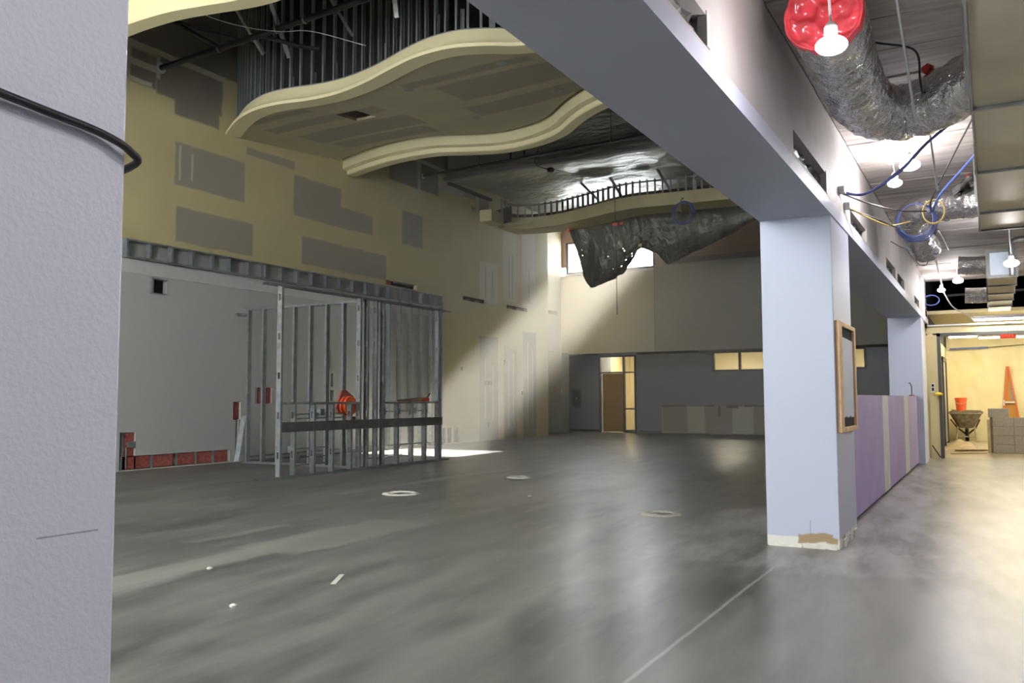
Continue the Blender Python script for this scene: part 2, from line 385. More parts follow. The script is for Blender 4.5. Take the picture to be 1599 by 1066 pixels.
def track(parent, p, q, up=True, w=0.095, h=0.035, mat='galv', name='track'):
    """U-channel between two points; the lips rise (up) or hang"""
    p, q = Vector(p), Vector(q); d = (q-p).normalized(); a = Vector((-d.y, d.x, 0)); s = 1 if up else -1; m = MB(); t = 0.003
    m.bar(p+Vector((0, 0, s*t/2)), q+Vector((0, 0, s*t/2)), w, t)
    for k in (-1, 1): m.bar(p+a*(k*w/2)+Vector((0, 0, s*h/2)), q+a*(k*w/2)+Vector((0, 0, s*h/2)), t, h)
    return m.build(name, mat, parent)

def holed(plane, pos, a0, a1, b0, b1, holes, depth, mat, name, backmat=None, parent=None, **props):
    """a wall face in plane 'x' or 'y' = pos with rectangular openings (a0,a1,b0,b1); reveal goes `depth` behind;
    an opening with a 5th item True goes right through, otherwise it gets a back"""
    A = sorted({a0, a1, *[h[0] for h in holes], *[h[1] for h in holes]}); Bz = sorted({b0, b1, *[h[2] for h in holes], *[h[3] for h in holes]})
    P = (lambda a, b, d: (pos+d, a, b)) if plane == 'x' else (lambda a, b, d: (a, pos+d, b))
    m = MB(); idx = {}
    def vid(a, b, d):
        key = (round(a, 4), round(b, 4), d)
        if key not in idx: idx[key] = len(m.v); m.v.append(Vector(P(a, b, d)))
        return idx[key]
    inside = lambda a, b: any(h[0] < a < h[1] and h[2] < b < h[3] for h in holes)
    for i in range(len(A)-1):
        for j in range(len(Bz)-1):
            if not inside((A[i]+A[i+1])/2, (Bz[j]+Bz[j+1])/2):
                m.f.append((vid(A[i], Bz[j], 0), vid(A[i+1], Bz[j], 0), vid(A[i+1], Bz[j+1], 0), vid(A[i], Bz[j+1], 0)))
                m.f.append((vid(A[i], Bz[j], depth), vid(A[i+1], Bz[j], depth), vid(A[i+1], Bz[j+1], depth), vid(A[i], Bz[j+1], depth)))
    for h in [(a0, a1, b0, b1)]+[q[:4] for q in holes]:
        c = [(h[0], h[2]), (h[1], h[2]), (h[1], h[3]), (h[0], h[3])]
        for (p, q), (r, t) in zip(c, c[1:]+c[:1]):
            m.add([P(p, q, 0), P(r, t, 0), P(r, t, depth), P(p, q, depth)], [(0, 1, 2, 3)])
    o = m.build(name, mat, parent, **props)
    for h in holes:
        if len(h) > 4 and h[4] is True: continue
        bm_ = h[4] if len(h) > 4 else backmat
        e = 0.002
        if plane == 'x': b_ = B(*sorted((pos+depth+e*math.copysign(1, depth), pos+depth*0.7)), h[0]-e, h[1]+e, h[2]-e, h[3]+e)
        else: b_ = B(h[0]-e, h[1]+e, *sorted((pos+depth+e*math.copysign(1, depth), pos+depth*0.7)), h[2]-e, h[3]+e)
        b_.build('cavity_back', bm_ or 'void', o)
    return o

# ================================================================== THE SETTING
st = dict(kind='structure')
B(-3.2, 33, -4.2, 14.8, -0.25, 0).build('floor', 'floor', **st)

# ---- left wall with cut-outs
oz = lambda x, z, w=0.06, h=0.11: (x-w/2, x+w/2, z-h/2, z+h/2)
LH = [(16.59, 17.88, 4.03, 4.16), (20.09, 21.42, 4.0, 4.13), (22.57, 23.89, 3.99, 4.10), (9.87, 10.22, 3.10, 3.36),
      (9.35, 9.66, 0.02, 0.25), (9.35, 9.66, 0.25, 0.66), (9.66, 11.75, 0.02, 0.25), (11.81, 12.0, 0.82, 1.17), (11.88, 11.95, 0.02, 0.82),
      (12.38, 12.84, 1.13, 1.46), (19.10, 19.95, 0.02, 0.43),
      oz(20.667, 2.494, 0.07, 0.07), oz(20.044, 2.06), oz(21.34, 1.679, 0.12), oz(21.49, 1.68), oz(21.616, 1.683), oz(22.43, 2.322, 0.09, 0.14),
      oz(23.527, 1.394), oz(21.467, 0.468, 0.07, 0.13), oz(22.939, 0.466, 0.09, 0.13), (14.62, 14.72, 1.5, 1.8), (14.6, 14.74, 1.18, 1.42)]
LH = [tuple(h) for h in LH]
wl = holed('y', 12.9, -3.2, 25.2, 0, 10.5, LH, 0.16, 'wall_left', 'wall_left', 'void', **st)
# things seen in the cut-outs: kraft batts between stud faces
for i, (a, b) in enumerate(((9.52, 9.98), (10.04, 10.47), (10.56, 10.93), (10.99, 11.33), (11.40, 11.72))):
    B(a, b, 12.935, 12.99, 0.03, 0.245).build('insulation_batt', 'insul', wl, bevel=0.008)
for x in (9.40, 10.01, 10.53, 10.96, 11.365): B(x-0.025, x+0.02, 12.92, 12.98, 0.02, 0.25).build('stud_face', 'galv', wl)
B(9.46, 9.655, 12.94, 12.99, 0.25, 0.655).build('insulation_batt', 'insul', wl, bevel=0.008)
B(9.39, 9.44, 12.92, 12.98, 0.25, 0.66).build('stud_face', 'galv', wl)
B(9.52, 9.65, 12.89, 12.97, 0.40, 0.50).build('junction_box', 'galv', wl)
MB().tube([(9.5, 12.93, 0.4), (9.5, 12.93, 0.04)], 0.012).build('conduit', 'galv', wl)
B(11.82, 11.99, 12.94, 12.99, 0.83, 1.165).build('insulation_batt', 'insul', wl)
B(12.50, 12.83, 12.94, 12.99, 1.14, 1.455).build('insulation_batt', 'insul', wl); B(12.41, 12.45, 12.92, 12.98, 1.13, 1.46).build('stud_face', 'galv', wl)
for x in (19.22, 19.52, 19.85): B(x-0.03, x+0.03, 12.93, 12.99, 0.02, 0.43).build('stud_face', 'galv_dark', wl)
for a, b in ((19.26, 19.48), (19.56, 19.81)): B(a, b, 13.0, 13.02, 0.02, 0.43).build('backer_board', 'mud', wl)
B(16.6, 16.85, 12.95, 13.0, 4.035, 4.155).build('insulation_batt', 'insul', wl); B(17.0, 17.8, 12.94, 12.99, 4.12, 4.15).build('stud_face', 'galv', wl)
for x in (20.4, 20.95, 22.9, 23.4): B(x-0.12, x+0.1, 12.96, 13.0, 4.0, 4.06).build('insulation_batt', 'plank_wood', wl)
vent = B(9.86, 9.90, 12.84, 12.9, 3.09, 3.37).box(9.90, 10.22, 12.88, 12.9, 3.345, 3.37).box(9.90, 10.22, 12.88, 12.9, 3.09, 3.11)
vent.build('vent_sleeve', 'galv', wl)

# recessed wall towards the window, pier and alcove under the bulkhead
holed('y', 13.9, 25.2, 28.7, 2.85, 10.5, [(27.35, 28.1, 4.30, 4.42, MAT['insul'])], 0.2, 'upper', 'wall_recess', 'void', **st)
B(25.2, 25.36, 12.9, 14.7, 0, 10.5).build('wall_return', 'cream', **st)
B(25.36, 29.6, 14.5, 14.7, 0, 2.85).build('wall_alcove_side', 'grey', **st)
pier = B(27.0, 27.6, 13.2, 14.5, 0, 2.85).build('wall_pier', layered('pale_pier_paint', (0.40, 0.39, 0.36), [], 0.6), **st)
B(27.0, 27.02, 13.2, 13.24, 1.35, 1.55).build('switch_plate', 'white', pier); B(26.985, 27.0, 13.42, 13.50, 1.44, 1.52).build('alarm_box', 'red', pier)
B(29.5, 29.7, 12.45, 14.7, 0, 2.85).build('wall_alcove_back', 'grey', **st)
B(28.56, 29.6, 12.42, 12.46, 0, 2.85).build('wall_alcove_return', 'grey', **st)
B(25.2, 28.72, 13.9, 14.7, 2.85, 2.95).box(28.72, 29.7, 12.3, 14.7, 2.85, 2.95).build('ceiling_alcove', 'grey', **st)

# ---- far wall: bulkhead above, recessed lower wall with door and borrowed lights
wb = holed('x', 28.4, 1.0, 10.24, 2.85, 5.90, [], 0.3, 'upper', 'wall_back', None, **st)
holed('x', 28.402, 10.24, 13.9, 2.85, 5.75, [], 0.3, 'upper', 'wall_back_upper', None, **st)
B(28.395, 28.403, 10.232, 10.248, 2.86, 5.9).build('control_joint', 'galv_dark', wb)
# sloped sill of the high window
MB().prism([(28.40, 5.752), (28.72, 5.90), (28.72, 5.752)], 'y', 10.24, 13.9).build('trim_1', 'upper', **st)
holed('x', 28.5, 1.0, 13.9, 6.12, 10.5, [(10.26, 13.76, 5.80 if False else 6.12, 7.05, True)], 0.22, 'sheath', 'wall_back_top', None, **st)
B(28.5, 28.72, 1.0, 10.24, 5.9, 6.12).build('wall_back_kerb', 'sheath', **st)
ledge = B(28.33, 28.5, 1.0, 9.74, 5.90, 6.09).build('trim_2', 'steelbrown', **st)
# high window
w1 = empty('window_1', (28.6, 12.0, 5.9), kind='structure')
for y0, y1 in ((13.66, 13.76), (10.26, 10.34), (11.96, 12.04)): B(28.56, 28.64, y0, y1, 5.88, 7.05).build('window_frame', 'bronze', w1)
for z0, z1 in ((5.86, 5.92), (6.98, 7.06)): B(28.56, 28.64, 10.26, 13.76, z0, z1).build('window_frame', 'bronze', w1)
for y0, y1 in ((12.04, 13.66), (10.34, 11.96)): B(28.595, 28.603, y0, y1, 5.92, 6.98).build('pane', 'glass', w1)
# lower wall
DW = (11.0, 12.42, 0.0, 2.76, True); HW = (3.4, 8.2, 2.15, 2.75, True)
wlow = holed('x', 28.5, 1.0, 12.45, 0, 2.85, [DW, HW], 0.12, 'grey', 'wall_back_lower', None, **st)
B(28.44, 28.5, 1.0, 10.95, 2.775, 2.85).build('exposed_framing', 'darkred', wlow)
B(28.42, 28.5, 5.0, 8.7, 2.79, 2.85).build('exposed_framing', 'steelbrown', wlow)
d1 = empty('door_1', (28.52, 11.7, 0), kind='structure')
def fr(y0, y1, z0, z1, p, x0=28.44, x1=28.56): return B(x0, x1, y0, y1, z0, z1).build('frame_member', 'bronze', p)
fr(12.36, 12.42, 0, 2.76, d1); fr(11.0, 11.05, 0, 2.76, d1); fr(11.42, 11.49, 0, 2.76, d1)
for z0, z1 in ((2.70, 2.76), (2.12, 2.17)): fr(11.05, 12.36, z0, z1, d1)
fr(11.05, 11.42, 0.0, 0.1, d1); fr(11.05, 11.42, 0.82, 0.87, d1)
leaf = MB(); hx = Vector((28.5, 11.50, 0)); q = hx+Vector((0.10, 0.82, 0))
leaf.bar((hx.x, hx.y, 1.07), (q.x, q.y, 1.07), 0.045, 2.08); lf = leaf.build('door_leaf', 'brownwood', d1)
for z in (0.25, 1.0, 1.85): B(28.5, 28.62, 12.33, 12.37, z, z+0.1).build('hinge', 'galv', d1)
MB().tube([(28.45, 11.57, 1.0), (28.42, 11.57, 1.0), (28.42, 11.68, 1.0)], 0.011).build('door_handle', 'galv', lf)
for y0, y1, z0, z1 in ((11.49, 12.36, 2.17, 2.70), (11.05, 11.42, 2.17, 2.70), (11.05, 11.42, 0.87, 2.12), (11.05, 11.42, 0.1, 0.82)):
    B(28.495, 28.503, y0, y1, z0, z1).build('pane', 'glass', d1)
w2 = empty('window_2', (28.52, 6.5, 2.15), kind='structure')
for y in (8.2, 7.31, 6.42, 5.5, 4.5, 3.4): fr(y-0.035, y+0.035, 2.12, 2.77, w2)
fr(3.4, 8.2, 2.11, 2.17, w2); fr(3.4, 8.2, 2.73, 2.79, w2)
for a, b in ((7.345, 8.165), (6.455, 7.275), (5.535, 6.385), (4.535, 5.465), (3.435, 4.465)): B(28.495, 28.503, a, b, 2.17, 2.73).build('pane', 'glass', w2)
B(19.2, 28.72, 1.30, 1.655, 0, 10.5).build('wall_hall_right', 'cream', **st)
B(28.62, 31.8, 0.9, 1.0, 0, 3.15).build('wall_corridor_near', 'farwall', **st)
# lit corridor behind the door
B(31.6, 31.8, 1.0, 13.5, 0, 3.1).build('wall_corridor', 'farwall', **st)
B(29.6, 31.8, 12.44, 12.6, 0, 3.1).build('wall_corridor_end', 'farwall', **st)
B(28.62, 31.8, 1.0, 12.8, 3.05, 3.15).build('ceiling_corridor', 'farwall', **st)
def strip_light(x0, x1, y0, y1, z, label, group=None, pendant=None):
    t = empty('fluorescent_light', ((x0+x1)/2, (y0+y1)/2, z), label, 'light', group)
    B(x0-0.03, x1+0.03, y0-0.02, y1+0.02, z+0.03, z+0.09).build('housing', 'white', t, bevel=0.005)
    B(x0, x1, y0, y1, z, z+0.03).build('tube_lens', 'fluor', t, bevel=0.006)
    if pendant: MB().tube([((x0+x1)/2, (y0+y1)/2, z+0.09), ((x0+x1)/2, (y0+y1)/2, pendant)], 0.006, 6).build('stem', 'galv', t)
    return t
for y in (11.4, 8.0, 4.6):
    strip_light(29.6, 29.9, y-0.6, y+0.6, 2.96, 'ceiling strip light in the lit corridor behind the far wall', 'corridor strip lights')

# ---- pillars and beam between the hall and the right-hand bay
beam = empty('wall_beam', (8, 1.37, 2.685), kind='structure')
BH = [(3.0, 3.80, 2.82, 2.97), (5.75, 7.05, 2.825, 2.985), (8.35, 9.52, 2.82, 2.95), (11.44, 12.58, 2.81, 2.955), (12.88, 13.9, 2.81, 2.945), (15.86, 16.88, 2.81, 2.94), (18.6, 19.0, 2.81, 2.94)]
holed('y', 1.09, -3.2, 19.2, 2.70, 3.9, BH, 0.19, 'beamface', 'beam_face', 'galv_dark', beam)
B(-3.2, 19.2, 1.29, 1.655, 2.705, 10.5).build('beam_core', 'lav', beam)
B(-3.2, 19.2, 1.10, 1.655, 2.685, 2.704).build('beam_soffit', 'lav', beam)
B(-3.2, 19.2, 1.082, 1.10, 2.685, 2.79).build('corner_bead', 'lav', beam)
for h in BH:   # crumpled lining in each opening
    m = MB(); L = h[1]-h[0]
    m.grid(lambda u, v: (h[0]+0.02+u*(L-0.04), 1.14+0.05*noise.noise((u*7+h[0], v*3, 1))+0.02*v, h[2]+v*(h[3]-h[2])), 14, 4)
    m.build('torn_lining', 'galv_dark', beam)
    B(h[1]-0.03, h[1]+0.02, 1.085, 1.13, h[2], h[3]+0.02).build('frayed_edge', 'mud', beam)
def pillar(name, x0, x1, mat, rough_base=True):
    o = B(x0, x1, 1.09, 1.655, 0, 2.69).build(name, mat, bevel=0.006, **st)
    return o
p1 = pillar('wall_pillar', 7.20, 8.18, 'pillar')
p2 = pillar('wall_pillar_second', 17.2, 17.9, 'lav')
p0 = B(-0.3, 0.787, 1.09, 1.655, 0, 2.69).build('wall_column', 'column', bevel=0.004, **st)
# broken base coat on the near pillar
for (y0, y1, z0, z1) in ((1.11, 1.17, 0.0, 0.035), (1.20, 1.37, 0.0, 0.03), (1.38, 1.64, 0.0, 0.02)):
    m = MB(); n = 9
    poly = [(y0, z0)]+[(y0+(y1-y0)*i/n, z1*(0.5+random.random())) for i in range(n+1)]+[(y1, z0)]
    m.prism(poly, 'x', 7.19, 7.205); m.build('plaster_flake', 'plaster', p1)
for x in (7.35, 7.7, 7.95):
    B(x, x+0.16, 1.078, 1.092, 0, 0.06).build('plaster_flake', 'plaster', p1)

# ---- right-hand bay: concrete plank ceiling, side walls
cl = B(-3.2, 18.9, -4.2, 1.09, 3.60, 3.75).build('ceiling', 'plank', **st)
x = -3.19; i = 0
while x < 18.8:
    w = 0.545
    B(x, min(x+w-0.014, 18.9), -4.2, 1.085, 3.52+0.004*((i*7) % 3), 3.60).build('ceiling_plank', 'plank', cl, bevel=0.006); x += w; i += 1
B(18.9, 28, -4.2, 1.4, 4.9, 5.0).build('ceiling_void', 'deck', **st)
B(18.9, 27, 1.09, 1.4, 2.6, 5.0).build('wall_void_side', 'deck', **st)
B(26.6, 26.8, -4.2, 1.4, 2.9, 5.0).build('wall_void_end', 'deck', **st)
B(18.85, 18.9, -4.2, 1.09, 3.7, 5.0).build('wall_void_near', 'deck', **st)
B(-3.2, 28, -4.4, -4.2, 0, 5.0).build('wall_right', 'lav', **st)
# end of the bay: short walls, steel frame, lintel
B(17.9, 19.0, 1.13, 1.25, 0, 2.69).build('wall_end', 'mud', **st)
B(19.0, 19.1, 0.93, 1.25, 0, 2.45).build('wall_end_return', 'farwall', **st)
fe = empty('door_2', (19.05, -0.9, 0), kind='structure')
B(19.0, 19.12, 0.865, 0.93, 0, 2.486).build('frame_post', 'darkframe', fe); B(19.0, 19.12, -2.9, -2.84, 0, 2.486).build('frame_post', 'darkframe', fe)
B(19.0, 19.12, -2.9, 0.93, 2.425, 2.49).build('frame_head', 'darkframe', fe)
wt = B(19.02, 19.1, -4.2, 1.25, 2.49, 2.63).build('wall_lintel', 'farwall', **st)
B(18.98, 19.1, -4.2, 1.1, 2.63, 2.66).build('lintel_cap', 'white', wt)
B(19.02, 19.1, -4.2, -2.9, 0, 2.49).build('wall_end_side', 'farwall', **st)

# ---- hall shell that the camera does not see: roof, wall behind with big windows added to light the hall
B(-3.2, 28.7, 1.29, 14.1, 10.5, 10.7).build('ceiling_hall', 'deck', **st)
NW = [(3.6, 7.0, 2.2, 6.1, True), (8.0, 11.4, 2.2, 6.1, True)]
holed('x', -3.0, 1.29, 12.95, 0, 10.5, NW, -0.2, 'cream', 'wall_near', None, **st)
B(-3.2, -3.0, -4.4, 1.29, 0, 5).build('wall_near_bay', 'lav', **st)
for i, h in enumerate(NW):
    w = empty('window_%d' % (i+3), (-3.1, (h[0]+h[1])/2, h[2]), kind='structure')
    B(-3.105, -3.095, h[0], h[1], h[2], h[3]).build('pane', 'glass', w)
    for y in (h[0], (h[0]+h[1])/2-0.03, h[1]-0.06): B(-3.14, -3.06, y, y+0.06, h[2], h[3]).build('window_frame', 'bronze', w)

# ================================================================== CURVED CEILING CLOUDS
near_pts = [(11.5, 12.92), (11.02, 12.1), (10.76, 11.37), (10.74, 10.75), (10.85, 10.16), (10.86, 9.54), (10.70, 8.8), (10.42, 8.0), (10.26, 7.43), (10.24, 6.83), (10.43, 6.3), (10.66, 5.9), (10.80, 5.3), (10.92, 4.4), (10.86, 3.4), (10.7, 2.5), (10.6, 1.66)]
rim_pts = [(14.95, 12.92), (14.62, 11.91), (14.46, 10.88), (14.50, 10.06), (14.80, 9.35), (15.0, 8.7), (14.92, 8.0), (14.62, 7.35), (14.15, 6.85), (13.75, 6.35), (13.45, 5.8), (13.25, 5.2), (13.2, 4.4), (13.4, 3.4), (13.7, 2.5), (13.9, 1.66)]
far_pts = [(21.62, 12.55), (22.3, 12.5), (22.60, 11.95), (22.56, 11.14), (22.2, 10.1), (21.8, 9.15), (21.62, 8.4), (21.67, 7.7), (21.76, 6.7), (21.88, 5.5), (22.05, 4.2), (22.1, 2.9), (22.0, 1.66)]
top_pts = [(7.9, 12.9), (7.70, 11.8), (7.65, 10.94), (7.60, 10.2), (7.62, 9.5), (7.72, 8.95), (7.84, 8.4), (7.88, 7.9), (7.8, 7.0), (7.55, 6.0), (7.4, 5.0), (7.35, 4.0), (7.45, 3.0), (7.5, 1.66)]
to3 = lambda P: [(a, b, 0) for a, b in P]
def by_y(curve, y):
    for a, b in zip(curve, curve[1:]):
        if (a.y-y)*(b.y-y) <= 0 and a.y != b.y: return a.x+(b.x-a.x)*(y-a.y)/(b.y-a.y)
    return curve[-1].x
near_c = even(catmull(to3(near_pts), 200), 0.09); rim_c = even(catmull(to3(rim_pts), 200), 0.09)
far_c = even(catmull(to3(far_pts), 200), 0.09); top_c = even(catmull(to3(top_pts), 200), 0.1)

cloud = empty('ceiling_cloud', (12.5, 7.3, 6.38), 'large wavy drywall ceiling cloud with taped boards, downlights and a hatch hole', 'ceiling panel')
MB().sweep(near_c, [(0.21, 6.74), (0.21, 6.62), (0.19, 6.55), (0.14, 6.49), (0.06, 6.45), (0.0, 6.44), (0.0, 6.385), (0.30, 6.385), (0.30, 6.74)]).build('fascia', 'rim', cloud, smooth=True, auto=35)
MB().sweep(rim_c, [(0.0, 6.78), (0.0, 6.53), (0.03, 6.515), (0.13, 6.51), (0.13, 6.43), (0.15, 6.41), (0.36, 6.40), (0.36, 6.78)]).build('rim', 'rim', cloud, smooth=True, auto=35)
# soffit solid between the two curves, then cut the hatch and the downlight holes
ys = [12.9-i*(12.9-1.66)/90 for i in range(91)]
m = MB(); nv = 6
for lay in (0, 1):
    m.grid(lambda u, v: (lambda y: (lambda a, b: Vector((a+(b-a)*v, y, 6.40+0.30*v+lay*0.05)))(by_y(near_c, y)+0.22, by_y(rim_c, y)-0.13))(ys[round(u*90)]), 90, nv)
nn = 91*(nv+1)
for i in range(90):
    for j in (0, nv):
        a = i*(nv+1)+j; b = a+nv+1; m.f.append((a, b, b+nn, a+nn))
for j in range(nv):
    for i in (0, 90):
        a = i*(nv+1)+j; m.f.append((a, a+1, a+1+nn, a+nn))
so = m.build('soffit', 'soffit', cloud)
cut = MB(); cut.box(11.86, 12.46, 9.93, 10.42, 6.2, 7.0)
CANS = [(11.42, 8.42), (11.26, 6.52), (13.2, 6.52), (13.62, 8.44)]
for cx_, cy_ in CANS: cut.lathe((cx_, cy_, 6.2), [(0.075, 0), (0.075, 0.8)], 16)
cme = cut.mesh('cutter', 'void'); co = bpy.data.objects.new('cutter', cme); COL.objects.link(co)
bo = so.modifiers.new('cut', 'BOOLEAN'); bo.object = co; bo.operation = 'DIFFERENCE'; bo.solver = 'EXACT'
bpy.context.view_layer.update()
so_me = bpy.data.meshes.new_from_object(so.evaluated_get(bpy.context.evaluated_depsgraph_get()))
so.modifiers.clear(); so.data = so_me; bpy.data.objects.remove(co)
for i, (a, b) in enumerate(CANS):
    zc = 6.40+0.30*((a-by_y(near_c, b)-0.22)/(by_y(rim_c, b)-0.13-by_y(near_c, b)-0.22))
    t = empty('recessed_downlight', (a, b, zc), ('dark empty downlight can nearest the hatch hole in the wavy ceiling cloud', 'white downlight can close behind the front lip of the wavy ceiling cloud', 'white downlight can by the stepped rim beside the lavender beam', 'grey downlight can by the stepped rim midway along the cloud')[i], 'light', 'downlight cans in the ceiling cloud')
    MB().lathe((a, b, zc), [(0.074, 0.0), (0.088, -0.004), (0.088, -0.01), (0.074, -0.01)], 18).build('trim_ring', 'galv', t, smooth=True, auto=40)
    MB().lathe((a, b, zc), [(0.073, 0.0), (0.073, 0.16), (0.07, 0.16), (0.07, 0.0)], 18).build('can', 'white' if i in (1, 2) else 'galv', t, smooth=True, auto=40)
# studs standing on the fascia up to the roof
def fascia_studs(parent, curve, off, step, z0, z1, mat='stud_dim'):
    pts = even(curve, step)
    for i, p in enumerate(pts):
        d = pts[min(i+1, len(pts)-1)]-pts[max(i-1, 0)]; n = Vector((-d.y, d.x, 0)).normalized()
        if n.x < 0: n = -n
        q = p+n*off
        if q.y > 12.86 or q.y < 1.72: continue
        stud(parent, q.x, q.y, z0, z1, math.atan2(d.y, d.x), mat=mat, depth=0.064, flange=0.035)
fascia_studs(cloud, near_c, 0.25, 0.22, 6.74, 9.4)
MB().sweep([p for p in near_c if 7.9 < p.y < 12.85], [(0.55, 6.80), (0.57, 6.80), (0.57, 10.4), (0.55, 10.4)]).build('cavity_shade_sheet', 'void', cloud)  # black sheet added to stand in for the darkness of the open cavity
track_c = even(near_c, 0.3)
MB().sweep(track_c, [(0.21, 6.74), (0.29, 6.74), (0.29, 6.76), (0.21, 6.76)]).build('bottom_track', 'stud_dim', cloud)
for k in range(26):   # short blocking studs between the long ones
    p = near_c[min(len(near_c)-2, 6+k*5)]; stud(cloud, p.x+0.36, p.y, 6.74, 6.74+0.25+0.2*random.random(), 0.5, mat='stud_dim', depth=0.064, flange=0.035)
for (a, b) in (((9.61, 10.578, 7.6), (10.107, 10.466, 7.0)), ((9.814, 9.993, 7.6), (10.421, 10.189, 7.0)), ((10.12, 9.011, 7.6), (10.258, 8.684, 7.0)), ((9.7, 7.6, 8.2), (10.2, 7.75, 7.05))):
    a, b = Vector(a), Vector(b); a = b+(a-b)*1.25
    e = Vector((10.74, b.y+0.1, b.z-0.16))
    MB().bar(a, b, 0.07, 0.045).build('kicker_brace', 'galv', cloud)

# cloud over the camera side
nc = empty('ceiling_cloud', (5, 8, 6.38), 'pale yellow curved ceiling edge above the lavender column', 'ceiling panel')
MB().sweep(top_c, [(-0.26, 7.6), (-0.26, 6.41), (-0.24, 6.385), (0.0, 6.385), (0.0, 7.6)]).build('rim', 'rim', nc, smooth=True, auto=35)
m = MB(); yy = [12.88-i*(12.88-1.66)/60 for i in range(61)]
for lay in (0, 1): m.grid(lambda u, v: (lambda y: Vector((2.5+(by_y(top_c, y)-0.26-2.5)*v, y, 7.5+0.08*lay)))(yy[round(u*60)]), 60, 3)
m.build('soffit', 'cream', nc)

# far cloud
fc = empty('ceiling_cloud', (22.4, 7, 6.38), 'narrow wavy ceiling bulkhead with open studs above the hanging plastic sheet', 'ceiling panel')
MB().sweep(far_c, [(0.0, 6.73), (0.0, 6.39), (0.9, 6.39), (0.9, 6.43), (0.06, 6.43), (0.06, 6.73)]).build('fascia', 'cream', fc, smooth=True, auto=35)
B(21.0, 21.66, 12.5, 12.9, 6.39, 6.73).build('wall_end_block', 'cream', fc)
fascia_studs(fc, far_c, 0.04, 0.21, 6.73, 7.16, 'galv')
MB().sweep(even(far_c, 0.3), [(0.0, 7.08), (0.07, 7.08), (0.07, 7.12), (0.0, 7.12)]).build('runner', 'stud_dim', fc)
MB().sweep(even(far_c, 0.3), [(0.35, 6.44), (0.37, 6.44), (0.37, 6.90), (0.35, 6.90)]).build('backer_strip', 'darkred', fc)
for (a, b) in (((21.5, 9.9, 7.3), (21.9, 9.55, 6.85)), ((21.3, 8.9, 7.25), (21.75, 8.75, 6.80)), ((21.3, 7.55, 7.3), (21.72, 7.35, 6.80))):
    MB().bar(a, b, 0.06, 0.045).build('kicker_brace', 'galv', fc)
B(21.72, 21.78, 6.62, 6.72, 6.73, 6.98).build('junction_plate', 'galv', fc)

# foil-faced insulation: a drop face and the sheet running to the far wall
def foil(u, v):
    y = 1.7+u*11.15
    if v < 0.32:
        t = v/0.32; z = 10.4-t*3.2
        return Vector((19.22+0.07*noise.noise((y*0.5, z*2.2, 3))+0.05*math.sin(z*5+noise.noise((y*0.4, 0, 0))*2), y, z))
    t = (v-0.32)/0.68; x = 19.25+t*9.2
    sag = 0.10*noise.noise((x*0.9, y*0.45, 8))+0.05*noise.noise((x*2.3, y*1.6, 2))
    return Vector((x, y, 7.24+sag+0.12*math.sin(t*PI)))
MB().grid(foil, 70, 80).build('foil_insulation', 'foil', smooth=True, label='crinkled silver foil insulation blanket lining the high roof', cat='insulation')
bk = B(19.05, 19.2, 1.7, 12.88, 7.18, 7.26).build('roof_girder_edge', 'stud_dim', label='thin steel edge angle along the foot of the foil drop', cat='steel angle')
B(19.3, 21.55, 12.80, 12.89, 7.10, 7.18).build('wall_angle', 'pipe', label='black steel angle where the foil meets the cream wall', cat='steel angle')

# sprinkler pipes
def pipe_run(pts, r, label, branches, hangers):
    t = empty('sprinkler_pipe', pts[0], label, 'pipe', )
    MB().tube(pts, r, 10).build('pipe_run', 'pipe', t, smooth=True, auto=40)
    for b in branches: MB().tube(b, r*0.7, 8).build('branch_pipe', 'pipe', t, smooth=True, auto=40)
    for h in hangers:
        MB().tube([h, (h[0], h[1], h[2]+1.2)], 0.006, 6).build('hanger_rod', 'pipe', t)
        MB().lathe(h, [(r*1.3, -0.015), (r*1.35, -0.015), (r*1.35, 0.015), (r*1.3, 0.015), (r*1.3, -0.015)], 12, 'y').build('hanger_ring', 'stud_dim', t)
    MB().lathe((pts[0][0], 12.885, pts[0][2]), [(r*2, -0.01), (r*2, 0.012)], 14, 'y').build('escutcheon', 'white', t)
    return t
pipe_run([(18.13, 12.89, 7.09), (18.0, 10.6, 7.09), (17.75, 6.2, 7.09), (17.5, 1.7, 7.09)], 0.036, 'black sprinkler pipe crossing below the silver foil insulation',
         [[(17.98, 10.15, 7.09), (17.98, 10.15, 7.75)], [(17.95, 9.75, 7.09), (17.95, 9.75, 7.5), (17.9, 9.9, 7.62), (17.8, 10.1, 7.65)]], [(18.04, 11.1, 7.09), (17.8, 7.4, 7.09)])
pipe_run([(9.97, 12.88, 7.2), (9.89, 11.1, 7.2), (9.82, 9.78, 7.2), (9.72, 8.05, 7.2), (9.5, 4, 7.2), (9.4, 1.7, 7.2)], 0.05, 'black sprinkler pipe running in front of the dark open studs',
         [[(9.0, 11.4, 7.35), (9.9, 11.3, 7.22)], [(9.85, 10.3, 7.2), (10.3, 9.9, 7.1), (10.5, 9.6, 7.05)], [(9.55, 12.0, 7.7), (10.5, 11.0, 7.4)]], [(9.9, 11.3, 7.2), (9.83, 9.9, 7.2), (9.79, 9.25, 7.2)])
sp = empty('sprinkler_drop', (19.08, 9.6, 7.0), 'thin hanging wire with a small black junction box below the foil', 'junction box')
MB().lathe((19.08, 9.6, 6.97), [(0.05, 0), (0.09, 0.02), (0.09, 0.10), (0.05, 0.12)], 10).build('box', 'black', sp)
MB().tube(catmull([(19.32, 10.05, 7.8), (18.98, 10.0, 7.25), (19.05, 9.75, 7.08), (19.08, 9.6, 7.06)], 12), 0.012, 6).build('feed_cable', 'black', sp)
MB().tube(catmull([(19.1, 9.55, 7.05), (19.6, 9.1, 6.98), (20.2, 8.4, 7.05), (20.6, 8.0, 7.2)], 12), 0.008, 6).build('tail_wire', 'galv', sp)
